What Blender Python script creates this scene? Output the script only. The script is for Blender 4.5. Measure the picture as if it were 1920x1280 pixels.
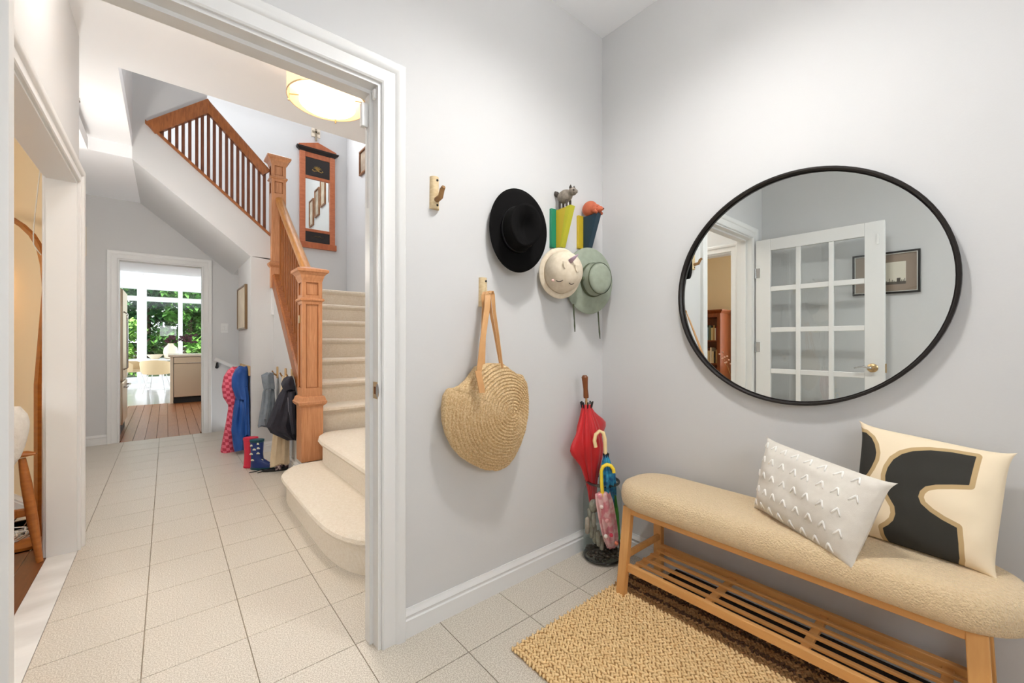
import bpy, math, random
from math import sin, cos, pi, radians, sqrt, atan2
from mathutils import Vector, Matrix, noise

for _o in list(bpy.data.objects):
    bpy.data.objects.remove(_o)
SC = bpy.context.scene
COL = SC.collection
random.seed(7)
V = Vector

# ---------------------------------------------------------------- camera
F = 770.0                      # focal length in pixels of the 1920x1280 frame
TH = math.atan2(647.0, F)      # camera turned right of the hallway direction
H = 1.15                       # camera height
cam = bpy.data.objects.new('camera', bpy.data.cameras.new('camera'))
COL.objects.link(cam)
cam.location = (0, 0, H)
cam.rotation_euler = (pi / 2, 0, -TH)
cam.data.sensor_width = 36.0
cam.data.lens = F / 1920.0 * 36.0
cam.data.clip_start = 0.02
cam.data.clip_end = 200
SC.camera = cam

# ---------------------------------------------------------------- world, exposure
SC.view_settings.view_transform = 'Standard'
SC.view_settings.look = 'None'
SC.view_settings.exposure = 0.0
SC.view_settings.gamma = 1.0
SC.view_settings.use_curve_mapping = False
SC.cycles.diffuse_bounces = 7
SC.cycles.transparent_max_bounces = 32
w = bpy.data.worlds.new('sky')
SC.world = w
w.use_nodes = True
_bg = w.node_tree.nodes['Background']
_bg.inputs[0].default_value = (0.86, 0.93, 1.0, 1)
_bg.inputs[1].default_value = 4.5


def light(name, kind, loc, rot, power, color, size=None, size_y=None, angle=None):
    d = bpy.data.lights.new(name, kind)
    d.energy = power
    d.color = color
    if kind == 'AREA':
        d.shape = 'RECTANGLE'
        d.size = size
        d.size_y = size_y
    if kind == 'SUN':
        d.angle = angle
    if kind == 'SPOT':
        d.spot_size = angle
        d.spot_blend = 1.0
        d.shadow_soft_size = size
    if kind == 'POINT':
        d.shadow_soft_size = size
    o = bpy.data.objects.new(name, d)
    COL.objects.link(o)
    o.location = loc
    o.rotation_euler = rot
    return o


# sun over the garden (shines towards the house from high behind it, lights the trees)
light('sun', 'SUN', (0, 10, 20), (radians(38), 0, radians(12)), 5.0, (1.0, 0.96, 0.88), angle=radians(3))
# added fill panels standing in for daylight: front door, living window, windowless upstairs wall
light('front_door_fill', 'AREA', (0.30, -1.44, 1.78), (radians(90), 0, 0), 12, (1.0, 0.99, 0.98), 1.5, 0.6)
light('living_window_fill', 'AREA', (-3.17, 1.9, 1.5), (radians(90), 0, radians(-90)), 26, (1.0, 0.95, 0.88), 1.5, 1.6)
light('upstairs_fill', 'AREA', (0.9, 6.30, 4.75), (radians(-75), 0, 0), 60, (0.97, 0.98, 1.0), 1.0, 0.8)  # unseen fill for the stair well; no window is built here

# ---------------------------------------------------------------- pixel rays (1920x1280)
_s, _c = sin(TH), cos(TH)


def ray(px, py):
    u = (px - 960.0) / F
    return V((_s + u * _c, _c - u * _s, (640.0 - py) / F))


def onY(px, py, y):
    d = ray(px, py)
    t = y / d.y
    return V((d.x * t, y, H + d.z * t))


def onX(px, py, x):
    d = ray(px, py)
    t = x / d.x
    return V((x, d.y * t, H + d.z * t))


def onZ(px, py, z):
    d = ray(px, py)
    t = (z - H) / d.z
    return V((d.x * t, d.y * t, z))


# ---------------------------------------------------------------- materials
def lin(c):
    out = []
    for v in c[:3]:
        v = v / 255.0
        out.append(v / 12.92 if v <= 0.04045 else ((v + 0.055) / 1.055) ** 2.4)
    return (out[0], out[1], out[2], 1.0)


MAT = {}


def mat(name, rgb, rough=0.6, metal=0.0, rgb2=None, scale=8.0, stretch=(1, 1, 1), bump=0.0, bscale=None,
        trans=0.0, emit=None, estr=0.0, ior=1.45, spec=None, detail=4.0, alpha=None, coat=0.0, sheen=0.0, contrast=0.5):
    if name in MAT:
        return MAT[name]
    m = bpy.data.materials.new(name)
    m.use_nodes = True
    nt = m.node_tree
    b = nt.nodes['Principled BSDF']
    b.inputs['Base Color'].default_value = lin(rgb)
    b.inputs['Roughness'].default_value = rough
    b.inputs['Metallic'].default_value = metal
    b.inputs['IOR'].default_value = ior
    if spec is not None:
        b.inputs['Specular IOR Level'].default_value = spec
    if trans:
        b.inputs['Transmission Weight'].default_value = trans
    if coat:
        b.inputs['Coat Weight'].default_value = coat
        b.inputs['Coat Roughness'].default_value = 0.15
    if sheen:
        b.inputs['Sheen Weight'].default_value = sheen
    if emit is not None:
        b.inputs['Emission Color'].default_value = lin(emit)
        b.inputs['Emission Strength'].default_value = estr
    need = rgb2 is not None or bump > 0
    if need:
        tc = nt.nodes.new('ShaderNodeTexCoord')
        mp = nt.nodes.new('ShaderNodeMapping')
        mp.inputs['Scale'].default_value = stretch
        nt.links.new(tc.outputs['Object'], mp.inputs['Vector'])
    if rgb2 is not None:
        n = nt.nodes.new('ShaderNodeTexNoise')
        n.inputs['Scale'].default_value = scale
        n.inputs['Detail'].default_value = detail
        nt.links.new(mp.outputs['Vector'], n.inputs['Vector'])
        r = nt.nodes.new('ShaderNodeValToRGB')
        r.color_ramp.elements[0].position = 0.5 - contrast / 2
        r.color_ramp.elements[1].position = 0.5 + contrast / 2
        r.color_ramp.elements[0].color = lin(rgb)
        r.color_ramp.elements[1].color = lin(rgb2)
        nt.links.new(n.outputs['Fac'], r.inputs['Fac'])
        nt.links.new(r.outputs['Color'], b.inputs['Base Color'])
    if bump > 0:
        n2 = nt.nodes.new('ShaderNodeTexNoise')
        n2.inputs['Scale'].default_value = bscale or scale
        n2.inputs['Detail'].default_value = 3.0
        nt.links.new(mp.outputs['Vector'], n2.inputs['Vector'])
        bp = nt.nodes.new('ShaderNodeBump')
        bp.inputs['Strength'].default_value = bump
        bp.inputs['Distance'].default_value = 0.01
        nt.links.new(n2.outputs['Fac'], bp.inputs['Height'])
        nt.links.new(bp.outputs['Normal'], b.inputs['Normal'])
    MAT[name] = m
    return m


def glass_mat(name, rgb=(255, 255, 255), refl=0.08, rough=0.0, tint=1.0):
    """thin clear glass: lets light through, mirrors a little at grazing angles"""
    if name in MAT:
        return MAT[name]
    m = bpy.data.materials.new(name)
    m.use_nodes = True
    nt = m.node_tree
    nt.nodes.clear()
    out = nt.nodes.new('ShaderNodeOutputMaterial')
    tr = nt.nodes.new('ShaderNodeBsdfTransparent')
    tr.inputs[0].default_value = lin(rgb)
    gl = nt.nodes.new('ShaderNodeBsdfGlossy')
    gl.inputs['Roughness'].default_value = rough
    lw = nt.nodes.new('ShaderNodeLayerWeight')
    lw.inputs[0].default_value = 0.5
    fr = nt.nodes.new('ShaderNodeMath')
    fr.operation = 'POWER'
    fr.inputs[1].default_value = 4.0
    nt.links.new(lw.outputs['Facing'], fr.inputs[0])
    mx = nt.nodes.new('ShaderNodeMixShader')
    ad = nt.nodes.new('ShaderNodeMath')
    ad.operation = 'MULTIPLY_ADD'
    ad.inputs[1].default_value = 0.6
    ad.inputs[2].default_value = refl
    nt.links.new(fr.outputs[0], ad.inputs[0])
    nt.links.new(ad.outputs[0], mx.inputs[0])
    nt.links.new(tr.outputs[0], mx.inputs[1])
    nt.links.new(gl.outputs[0], mx.inputs[2])
    nt.links.new(mx.outputs[0], out.inputs[0])
    MAT[name] = m
    return m


PAINT = mat('grey_wall_paint', (206, 206, 206), 0.75, bump=0.03, bscale=160)
PAINT_HALL = PAINT
CREAM = mat('warm_cream_paint', (236, 218, 182), 0.75, bump=0.03, bscale=160)
WHITE = mat('white_trim_paint', (224, 224, 223), 0.38)
CEIL = mat('ceiling_white', (242, 243, 245), 0.8)
TILE = mat('speckled_floor_tile', (184, 174, 159), 0.36, rgb2=(218, 211, 199), scale=230, detail=2.0, bump=0.012, bscale=400, contrast=0.16)
GROUT = mat('grout', (158, 146, 128), 0.85)
MARBLE = mat('white_marble', (236, 235, 232), 0.25, rgb2=(214, 212, 208), scale=3, stretch=(1, 2.5, 1), contrast=0.35, detail=8)
OAK = mat('golden_oak', (172, 104, 52), 0.38, rgb2=(120, 66, 28), scale=14, stretch=(5, 5, 0.5), bump=0.12, bscale=40, contrast=0.6)
OAK2 = mat('light_oak_panel', (206, 150, 108), 0.4, rgb2=(174, 116, 76), scale=16, stretch=(6, 6, 0.5), bump=0.12, bscale=44, contrast=0.6)
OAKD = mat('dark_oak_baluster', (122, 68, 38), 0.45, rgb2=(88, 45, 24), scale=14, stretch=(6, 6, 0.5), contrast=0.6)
CARPET = mat('cream_carpet', (230, 217, 196), 0.95, rgb2=(242, 232, 216), scale=60, bump=0.7, bscale=240, sheen=0.2)
BAMBOO = mat('bamboo_wood', (224, 172, 108), 0.42, rgb2=(208, 150, 86), scale=7, stretch=(8, 0.8, 8), contrast=0.7)
BAMBOO_L = mat('bamboo_wood_leg', (224, 172, 108), 0.42, rgb2=(208, 150, 86), scale=7, stretch=(8, 8, 0.8), contrast=0.7)
BLACK_METAL = mat('black_metal_frame', (34, 29, 27), 0.4, metal=0.3)
MIRROR = mat('mirror_silver', (236, 240, 238), 0.0, metal=1.0)
CHROME = mat('chrome_metal', (200, 200, 200), 0.2, metal=1.0)
BRASS = mat('antique_brass', (198, 170, 128), 0.3, metal=1.0)
DARK = mat('matte_black', (24, 23, 23), 0.6)
GLASS = glass_mat('clear_pane_glass', refl=0.03)
WOODFLOOR = mat('red_brown_floor_planks', (168, 108, 66), 0.3, rgb2=(140, 82, 46), scale=10, stretch=(6, 0.5, 1), contrast=0.7)
WOODFLOOR2 = mat('dark_walnut_floor_planks', (128, 78, 46), 0.3, rgb2=(92, 52, 28), scale=10, stretch=(6, 0.6, 1), contrast=0.7)

# ---------------------------------------------------------------- mesh builder
WL = {}


class MB:
    def __init__(self):
        self.v = []
        self.f = []

    def add(self, vs, fs):
        n = len(self.v)
        self.v += [V(p) for p in vs]
        self.f += [tuple(i + n for i in f) for f in fs]
        return self

    def box(self, x0, x1, y0, y1, z0, z1):
        p = [(x0, y0, z0), (x1, y0, z0), (x1, y1, z0), (x0, y1, z0), (x0, y0, z1), (x1, y0, z1), (x1, y1, z1), (x0, y1, z1)]
        return self.add(p, [(3, 2, 1, 0), (4, 5, 6, 7), (0, 1, 5, 4), (1, 2, 6, 5), (2, 3, 7, 6), (3, 0, 4, 7)])

    def obox(self, c, half, mtx):
        p = []
        for sx, sy, sz in ((-1, -1, -1), (1, -1, -1), (1, 1, -1), (-1, 1, -1), (-1, -1, 1), (1, -1, 1), (1, 1, 1), (-1, 1, 1)):
            p.append(V(c) + mtx @ V((sx * half[0], sy * half[1], sz * half[2])))
        return self.add(p, [(3, 2, 1, 0), (4, 5, 6, 7), (0, 1, 5, 4), (1, 2, 6, 5), (2, 3, 7, 6), (3, 0, 4, 7)])

    def bar(self, a, b, wv, hv):
        """box beam from a to b, half-width vectors wv, hv"""
        a, b, wv, hv = V(a), V(b), V(wv), V(hv)
        p = [a - wv - hv, a + wv - hv, a + wv + hv, a - wv + hv, b - wv - hv, b + wv - hv, b + wv + hv, b - wv + hv]
        return self.add(p, [(3, 2, 1, 0), (4, 5, 6, 7), (0, 1, 5, 4), (1, 2, 6, 5), (2, 3, 7, 6), (3, 0, 4, 7)])

    def prism(self, poly, ext):
        poly = [V(p) for p in poly]
        ext = V(ext)
        n = len(poly)
        vs = poly + [p + ext for p in poly]
        fs = [tuple(range(n - 1, -1, -1)), tuple(range(n, 2 * n))]
        for i in range(n):
            j = (i + 1) % n
            fs.append((i, j, j + n, i + n))
        return self.add(vs, fs)

    def loft(self, rings, cap=True, closed=True):
        n = len(rings[0])
        vs = [p for r in rings for p in r]
        fs = []
        for k in range(len(rings) - 1):
            for i in range(n if closed else n - 1):
                j = (i + 1) % n
                fs.append((k * n + i, k * n + j, (k + 1) * n + j, (k + 1) * n + i))
        if cap and closed:
            fs.append(tuple(range(n - 1, -1, -1)))
            m = (len(rings) - 1) * n
            fs.append(tuple(range(m, m + n)))
        return self.add(vs, fs)

    def tube(self, pts, r, n=10, cap=True, flat=1.0):
        pts = [V(p) for p in pts]
        rings = []
        up = None
        for i, p in enumerate(pts):
            t = (pts[min(i + 1, len(pts) - 1)] - pts[max(i - 1, 0)]).normalized()
            if up is None:
                up = V((0, 0, 1)) if abs(t.z) < 0.9 else V((1, 0, 0))
            a = t.cross(up)
            if a.length < 1e-5:
                a = t.cross(V((0.3, 1, 0.2)))
            a.normalize()
            b = a.cross(t).normalized()
            up = b
            rr = r[i] if isinstance(r, (list, tuple)) else r
            rings.append([p + a * (rr * cos(2 * pi * k / n)) + b * (rr * flat * sin(2 * pi * k / n)) for k in range(n)])
        return self.loft(rings, cap)

    def lathe(self, prof, c, n=32, mtx=None, sx=1.0, sy=1.0, cap=True):
        mtx = mtx or Matrix.Identity(3)
        rings = []
        for r, z in prof:
            rings.append([V(c) + mtx @ V((r * sx * cos(2 * pi * k / n), r * sy * sin(2 * pi * k / n), z)) for k in range(n)])
        return self.loft(rings, cap)

    def ellipsoid(self, c, rad, mtx=None, n=14, m=9):
        mtx = mtx or Matrix.Identity(3)
        prof = [(max(1e-4, cos(-pi / 2 + pi * i / m)), sin(-pi / 2 + pi * i / m)) for i in range(m + 1)]
        rings = [[V(c) + mtx @ V((rad[0] * r * cos(2 * pi * k / n), rad[1] * r * sin(2 * pi * k / n), rad[2] * z)) for k in range(n)] for r, z in prof]
        return self.loft(rings)

    def ribbon(self, pts, wv, th=0.003):
        """flat strap: path points, half width vector(s), thickness"""
        pts = [V(p) for p in pts]
        rings = []
        for i, p in enumerate(pts):
            t = (pts[min(i + 1, len(pts) - 1)] - pts[max(i - 1, 0)]).normalized()
            ww = V(wv[i]) if isinstance(wv, list) else V(wv)
            nn = t.cross(ww)
            nn = nn.normalized() * th / 2 if nn.length > 1e-6 else V((0, th / 2, 0))
            rings.append([p - ww - nn, p + ww - nn, p + ww + nn, p - ww + nn])
        return self.loft(rings)

    def profile(self, p0, p1, nrm, prof):
        """sweep a (thickness, height) profile from p0 to p1"""
        nrm = V(nrm)
        r0 = [V(p0) + nrm * t + V((0, 0, z)) for t, z in prof]
        r1 = [V(p1) + nrm * t + V((0, 0, z)) for t, z in prof]
        return self.loft([r0, r1])

    def casing(self, a0, a1, zt, prof, fn):
        """U-shaped mitred door casing: inner edges a0<a1 along the wall, head at zt, fn(a, thickness, z)->point"""
        st = []
        for k in range(4):
            ring = []
            for o, t in prof:
                if k == 0:
                    ring.append(fn(a0 - o, t, 0))
                elif k == 1:
                    ring.append(fn(a0 - o, t, zt + o))
                elif k == 2:
                    ring.append(fn(a1 + o, t, zt + o))
                else:
                    ring.append(fn(a1 + o, t, 0))
            st.append(ring)
        return self.loft(st)

    def grid(self, nu, nv, fn):
        vs = [fn(i / nu, j / nv) for j in range(nv + 1) for i in range(nu + 1)]
        fs = [(j * (nu + 1) + i, j * (nu + 1) + i + 1, (j + 1) * (nu + 1) + i + 1, (j + 1) * (nu + 1) + i) for j in range(nv) for i in range(nu)]
        return self.add(vs, fs)

    def build(self, name, m, parent=None, smooth=False, bevel=0.0, origin=None, label=None, cat=None, group=None, kind=None):
        if parent is not None:
            org = WL[parent]
        elif origin is not None:
            org = V(origin)
        else:
            xs = [p.x for p in self.v]
            ys = [p.y for p in self.v]
            org = V(((min(xs) + max(xs)) / 2, (min(ys) + max(ys)) / 2, min(p.z for p in self.v)))
        me = bpy.data.meshes.new(name)
        me.from_pydata([tuple(p - org) for p in self.v], [], self.f)
        me.validate()
        import bmesh
        bm = bmesh.new()
        bm.from_mesh(me)
        bmesh.ops.recalc_face_normals(bm, faces=bm.faces)
        bm.to_mesh(me)
        bm.free()
        if smooth:
            me.shade_smooth()
            if smooth == 'auto':
                me.set_sharp_from_angle(angle=radians(40))
        me.materials.append(m)
        o = bpy.data.objects.new(name, me)
        COL.objects.link(o)
        if parent is not None:
            o.parent = parent
        else:
            o.location = org
        WL[o] = org
        if bevel:
            bv = o.modifiers.new('bevel', 'BEVEL')
            bv.width = bevel
            bv.segments = 2
            bv.limit_method = 'ANGLE'
            me.shade_smooth()
            me.set_sharp_from_angle(angle=radians(45))
        tag(o, label, cat, group, kind)
        return o


def tag(o, label=None, cat=None, group=None, kind=None):
    if label:
        o['label'] = label
    if cat:
        o['category'] = cat
    if group:
        o['group'] = group
    if kind:
        o['kind'] = kind
    return o


def empty(name, loc, label=None, cat=None, group=None, kind=None):
    o = bpy.data.objects.new(name, None)
    o.empty_display_size = 0.05
    COL.objects.link(o)
    o.location = loc
    WL[o] = V(loc)
    return tag(o, label, cat, group, kind)


def child_copy(src, parent, loc=(0, 0, 0), rz=0.0, scale=None):
    """a piece sharing the mesh of another piece"""
    o = bpy.data.objects.new(src.name.split('.')[0], src.data)
    COL.objects.link(o)
    o.parent = parent
    o.location = loc
    o.rotation_euler = (0, 0, rz)
    if scale:
        o.scale = scale
    for md in src.modifiers:
        if md.type == 'BEVEL':
            b2 = o.modifiers.new('bevel', 'BEVEL')
            b2.width, b2.segments, b2.limit_method = md.width, md.segments, md.limit_method
    return o


CASING = [(0, 0), (0, .012), (.006, .016), (.014, .013), (.05, .014), (.058, .022), (.066, .026), (.084, .027), (.09, .022), (.09, 0)]
BASE = [(0, 0), (.016, 0), (.016, .066), (.011, .071), (.011, .078), (.014, .084), (.009, .094), (.005, .1), (.004, .108), (0, .108)]

# ================================================================ STRUCTURE
ST = 'structure'
YW0, YW1 = 1.494, 1.614          # wall with the opening to the hall
XR = 1.942                        # wall with the round mirror
XS = 2.11                         # outer wall of the stair
YF = 6.45                         # far hall wall
YB = 4.93                         # plane of the upper stair stringer
XU = 0.86                         # wall under the stair
ZV = 2.915                        # vestibule ceiling
ZH = 2.87                         # hall ceiling
OL, OR, OT = -0.318, 0.614, 2.115  # opening
WX0, WX1 = -0.279, 0.345

# floor with tiles
fl = MB()
fl.box(-0.82, 2.2, -1.5, 5.88, -0.12, -0.004)
fl.box(-0.82, 0.64, 5.88, YF, -0.12, -0.004)
floor = fl.build('floor', GROUT, kind=ST, origin=(0, 0, 0))
tg = 0.308
_full = None
regions = [(-0.56, XR, -0.3, YW0), (OL, OR, YW0, YW1), (-0.376, XU, YW1, YB), (-0.82, -0.376, 3.43, YF), (-0.376, 0.657, YB, 5.88), (-0.376, 0.64, 5.88, YF)]
for (rx0, rx1, ry0, ry1) in regions:
    for i in range(-3, 9):
        for j in range(-9, 18):
            x0, x1 = -0.376 + tg * i, -0.376 + tg * (i + 1)
            y0, y1 = 1.884 + tg * j, 1.884 + tg * (j + 1)
            cx0, cx1, cy0, cy1 = max(x0, rx0), min(x1, rx1), max(y0, ry0), min(y1, ry1)
            if cx1 - cx0 < 0.012 or cy1 - cy0 < 0.012:
                continue
            g = 0.0016
            if abs(cx1 - cx0 - tg) < 1e-6 and abs(cy1 - cy0 - tg) < 1e-6:
                if _full is None:
                    _full = MB().box(-tg / 2 + g, tg / 2 - g, -tg / 2 + g, tg / 2 - g, -0.008, 0.0).build('tile', TILE, floor, bevel=0.001)
                    _full.location = ((x0 + x1) / 2, (y0 + y1) / 2, 0)
                else:
                    child_copy(_full, floor, ((x0 + x1) / 2, (y0 + y1) / 2, 0))
            else:
                gx0 = g if cx0 == x0 else 0
                gx1 = g if cx1 == x1 else 0
                gy0 = g if cy0 == y0 else 0
                gy1 = g if cy1 == y1 else 0
                MB().box(cx0 + gx0, cx1 - gx1, cy0 + gy0, cy1 - gy1, -0.008, 0.0).build('tile', TILE, floor)
MB().box(-0.49, -0.376, 1.62, 3.35, -0.01, 0.001).build('marble_threshold', MARBLE, floor)

# wall with the hall opening (seen straight on)
m = MB()
m.box(OR, XS, YW0, YW1, 0, 2.97)
m.box(-0.68, OL, YW0, YW1, 0, 2.97)
m.box(OL, OR, YW0, YW1, OT, 2.97)
m.build('wall_front', PAINT, kind=ST, origin=(0.6, YW0, 0))
MB().box(XR, XR + 0.12, -1.5, YW0, 0, 2.97).build('wall_right', PAINT, kind=ST)
MB().box(-0.68, -0.56, -1.5, YW0, 0, 2.97).build('wall_left', PAINT, kind=ST)
m = MB()
m.box(-0.68, -0.55, -1.5, -1.38, 0, 2.97)
m.box(1.15, 2.06, -1.5, -1.38, 0, 2.97)
m.box(-0.55, 1.15, -1.5, -1.38, 2.5, 2.97)
m.build('wall_back', PAINT, kind=ST)
MB().box(-0.68, 2.06, -1.5, YW0, ZV, ZV + 0.1).build('ceiling', CEIL, kind=ST)

# unseen front door behind the camera, mostly solid to limit sky fill
d = empty('door_2', (0.65, -1.47, 0), kind=ST)
m = MB()
for x in (-0.55, 0.27, 1.07):
    m.box(x, x + 0.08, -1.5, -1.46, 0, 2.5)
for z in (0, 1.40, 2.1, 2.42):
    m.box(-0.55, 1.15, -1.495, -1.465, z, z + 0.08)
m.build('door_frame', WHITE, d)
MB().box(-0.47, 0.27, -1.485, -1.48, 1.48, 2.1).build('pane', GLASS, d)
MB().box(0.35, 1.07, -1.485, -1.48, 1.48, 2.1).build('pane', GLASS, d)

for x0_, x1_ in ((-0.47, 0.27), (0.35, 1.07)):
    MB().box(x0_, x1_, -1.495, -1.47, 0.08, 1.40).build('door_panel', WHITE, d)
    MB().box(x0_, x1_, -1.495, -1.47, 2.18, 2.42).build('door_panel', WHITE, d)
# casing, jamb lining and stop of the opening
m = MB().casing(OL, OR, OT, CASING, lambda a, t, z: V((a, YW0 - t, z)))
m.build('trim_1', WHITE, kind=ST, smooth='auto')
m = MB().casing(OL, OR, OT, CASING, lambda a, t, z: V((a, YW1 + t, z)))
m.build('trim_2', WHITE, kind=ST, smooth='auto')
m = MB()
m.box(OR - 0.012, OR + 0.001, YW0 - 0.003, YW1 + 0.003, 0, OT - 0.012)
m.box(OL - 0.001, OL + 0.012, YW0 - 0.003, YW1 + 0.003, 0, OT - 0.012)
m.box(OL - 0.001, OR + 0.001, YW0 - 0.003, YW1 + 0.003, OT - 0.012, OT + 0.001)
m.box(OR - 0.026, OR - 0.012, YW0 + 0.045, YW1 - 0.03, 0, OT - 0.026)
m.box(OL + 0.012, OL + 0.026, YW0 + 0.045, YW1 - 0.03, 0, OT - 0.026)
m.box(OL + 0.012, OR - 0.012, YW0 + 0.045, YW1 - 0.03, OT - 0.026, OT - 0.012)
m.build('trim_3', WHITE, kind=ST)
# baseboards of the vestibule
bb = MB().profile((OR + 0.09, YW0, 0), (XR, YW0, 0), (0, -1, 0), BASE)
bb.build('baseboard_front', WHITE, kind=ST, smooth='auto')
bb = MB().profile((XR, YW0 - 0.016, 0), (XR, -1.38, 0), (-1, 0, 0), BASE)
bb.build('baseboard_right', WHITE, kind=ST, smooth='auto')
bb = MB().profile((-0.56, YW0, 0), (-0.56, -1.38, 0), (1, 0, 0), BASE)
bb.build('baseboard_left', WHITE, kind=ST, smooth='auto')

# hall left wall with the living room opening
LX0, LX1 = -0.49, -0.38
LY0, LY1, LZ = 1.625, 3.27, 2.03
m = MB()
m.box(LX0, LX1, LY0, LY1, LZ, ZH)
m.box(LX0, LX1, LY1, 3.35, 0, ZH)
m.build('wall_hall_left', PAINT, kind=ST)
m = MB().casing(LY0 + 0.075, LY1, LZ, [(o * 0.85, t) for o, t in CASING], lambda a, t, z: V((LX1 + t, a, z)))
m.build('trim_4', WHITE, kind=ST, smooth='auto')
m = MB().casing(LY0 + 0.075, LY1, LZ, [(o * 0.85, t) for o, t in CASING], lambda a, t, z: V((LX0 - t, a, z)))
m.build('trim_5', WHITE, kind=ST, smooth='auto')
m = MB()
m.box(LX0 - 0.002, LX1 + 0.002, LY1 - 0.012, LY1, 0.002, LZ - 0.012)
m.box(LX0 - 0.002, LX1 + 0.002, LY0 + 0.0, LY0 + 0.075, 0.002, LZ - 0.012)
m.box(LX0 - 0.002, LX1 + 0.002, LY0, LY1, LZ - 0.012, LZ + 0.001)
m.build('trim_6', WHITE, kind=ST)
# splayed wall between hall and living room
poly = [(-0.40, 3.35, 0), (-0.50, 3.85, 0), (-0.80, 4.5, 0), (-0.80, YF, 0), (-0.95, YF, 0), (-0.95, 4.75, 0), (-0.93, 4.62, 0), (-0.60, 3.93, 0), (-0.50, 3.62, 0), (-0.49, 3.35, 0)]
MB().prism(poly, (0, 0, ZH)).build('wall_splayed', CREAM, kind=ST)

hp_ = [(-0.395, 3.352), (-0.495, 3.85), (-0.795, 4.5), (-0.795, YF)]
MB().prism([(x, y, 0) for x, y in hp_] + [(x - 0.004, y, 0) for x, y in reversed(hp_)], (0, 0, ZH)).build('wall_splayed_hall', PAINT, kind=ST)
# hall ceilings and the stair well above
m = MB()
m.box(-0.49, XS, YW1, 3.565, ZH, ZH + 0.12)
m.box(-0.95, -0.235, 3.565, YB, ZH, ZH + 0.12)
m.box(-0.95, -0.49, 3.35, 3.565, ZH, ZH + 0.12)
m.build('ceiling_hall', CEIL, kind=ST)
m = MB()
m.box(-0.95, -0.235, YB, YF, 2.763, 2.99)
m.build('ceiling_hall_end', CEIL, kind=ST)
m = MB()
m.box(-0.355, -0.235, 3.565, YB, ZH + 0.12, 5.3)
m.build('wall_well_left', PAINT, kind=ST)
MB().box(-0.355, XS, 3.445, 3.565, ZH + 0.12, 5.3).build('wall_well_near', PAINT, kind=ST)
MB().box(-1.6, XS, 3.445, YF, 5.3, 5.4).build('ceiling_upstairs', CEIL, kind=ST)
MB().box(-1.7, -1.6, YB, YF, 2.9, 5.3).build('wall_upstairs', PAINT, kind=ST)
MB().box(XS, XS + 0.1, YW1, YF + 0.12, 0, 5.4).build('wall_stair_right', PAINT, kind=ST)

# far wall with the kitchen doorway
DX0, DX1, DZ = -0.427, 0.347, 2.09
m = MB()
m.box(-1.7, DX0, YF, YF + 0.12, 0, 5.3)
m.box(DX1, XS + 0.1, YF, YF + 0.12, -1.8, 5.4)
m.box(DX0, DX1, YF, YF + 0.12, DZ, 5.3)
m.build('wall_far', PAINT, kind=ST)
m = MB().casing(DX0, DX1, DZ, CASING, lambda a, t, z: V((a, YF - t, z)))
m.build('trim_7', WHITE, kind=ST, smooth='auto')
m = MB()
m.box(DX0 - 0.001, DX0 + 0.012, YF - 0.003, YF + 0.123, 0, DZ - 0.012)
m.box(DX1 - 0.012, DX1 + 0.001, YF - 0.003, YF + 0.123, 0, DZ - 0.012)
m.box(DX0 - 0.001, DX1 + 0.001, YF - 0.003, YF + 0.123, DZ - 0.012, DZ + 0.001)
m.build('trim_8', WHITE, kind=ST)
MB().profile((-0.8, YF, 0), (DX0 - 0.09, YF, 0), (0, -1, 0), BASE).build('baseboard_far', WHITE, kind=ST, smooth='auto')

# wall under the stair, wall block under the upper flight, sloping soffit
m = MB().prism([(XU, 3.74, 0), (XU, YB, 0), (XU, YB, 1.87), (XU, 3.74, 0.78)], (0.04, 0, 0))
m.build('wall_under_stair', PAINT, kind=ST)
p1, p2 = onY(470, 480, YB), onY(254, 299, YB)
t1, t2 = onY(505, 440, YB), onY(275, 230, YB)
m = MB().prism([(0.657, YB, -1.8), (0.94, YB, -1.8), (0.94, YB, 1.70), (0.9, YB, 1.70), (0.9, YB, 2.0), (0.657, YB, p1.z)], (0, 0.95, 0))
m.build('wall_stair_block', PAINT, kind=ST)
sl = (t1.z - t2.z) / (t1.x - t2.x)
e1 = V((0.85, YB, t1.z + sl * (0.85 - t1.x)))
m = MB().prism([p1, V((0.85, YB, p1.z)), e1, t1, t2, V((-0.235, YB, t2.z - sl * (t2.x + 0.235))), V((-0.235, YB, p2.z))], (0, YF - YB, 0))
m.build('wall_stair_soffit', PAINT, kind=ST)
# raking wall above the balustrade
r1, r2 = onY(388, 186, YB), onY(271, 229, YB)
m = MB().prism([V((-0.235, YB + 0.002, 2.88)), V((r2.x, YB + 0.002, r2.z - 0.1)), V((r2.x, YB + 0.002, r2.z)), V((r1.x, YB + 0.002, r1.z)), V((r1.x + 0.06, YB + 0.002, 5.3)), V((-0.235, YB + 0.002, 5.3))], (0, 0.1, 0))
m.build('wall_raking', PAINT, kind=ST)
MB().profile((0.657, 5.3, 0), (0.657, YB, 0), (-1, 0, 0), BASE).build('baseboard_block', WHITE, kind=ST, smooth='auto')
MB().profile((0.657, YB, 0), (XU, YB, 0), (0, -1, 0), BASE).build('baseboard_stair', WHITE, kind=ST, smooth='auto')
MB().profile((XU, YB, 0), (XU, 3.76, 0), (-1, 0, 0), BASE).build('baseboard_under_stair', WHITE, kind=ST, smooth='auto')
MB().box(0.85 - 0.012, 0.872, YB - 0.022, YB, 1.43, 1.93).build('trim_9', WHITE, kind=ST)
# basement stairwell going down beside the far wall
b = empty('floor_basement_stair', (0.45, 5.88, -1.8), kind=ST)
for k in range(6):
    MB().box(0.75 + 0.22 * k, 0.75 + 0.22 * (k + 1), 5.88, YF, -1.8, -0.55 - 0.2 * (k + 1)).build('basement_step', WOODFLOOR2, b)

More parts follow.
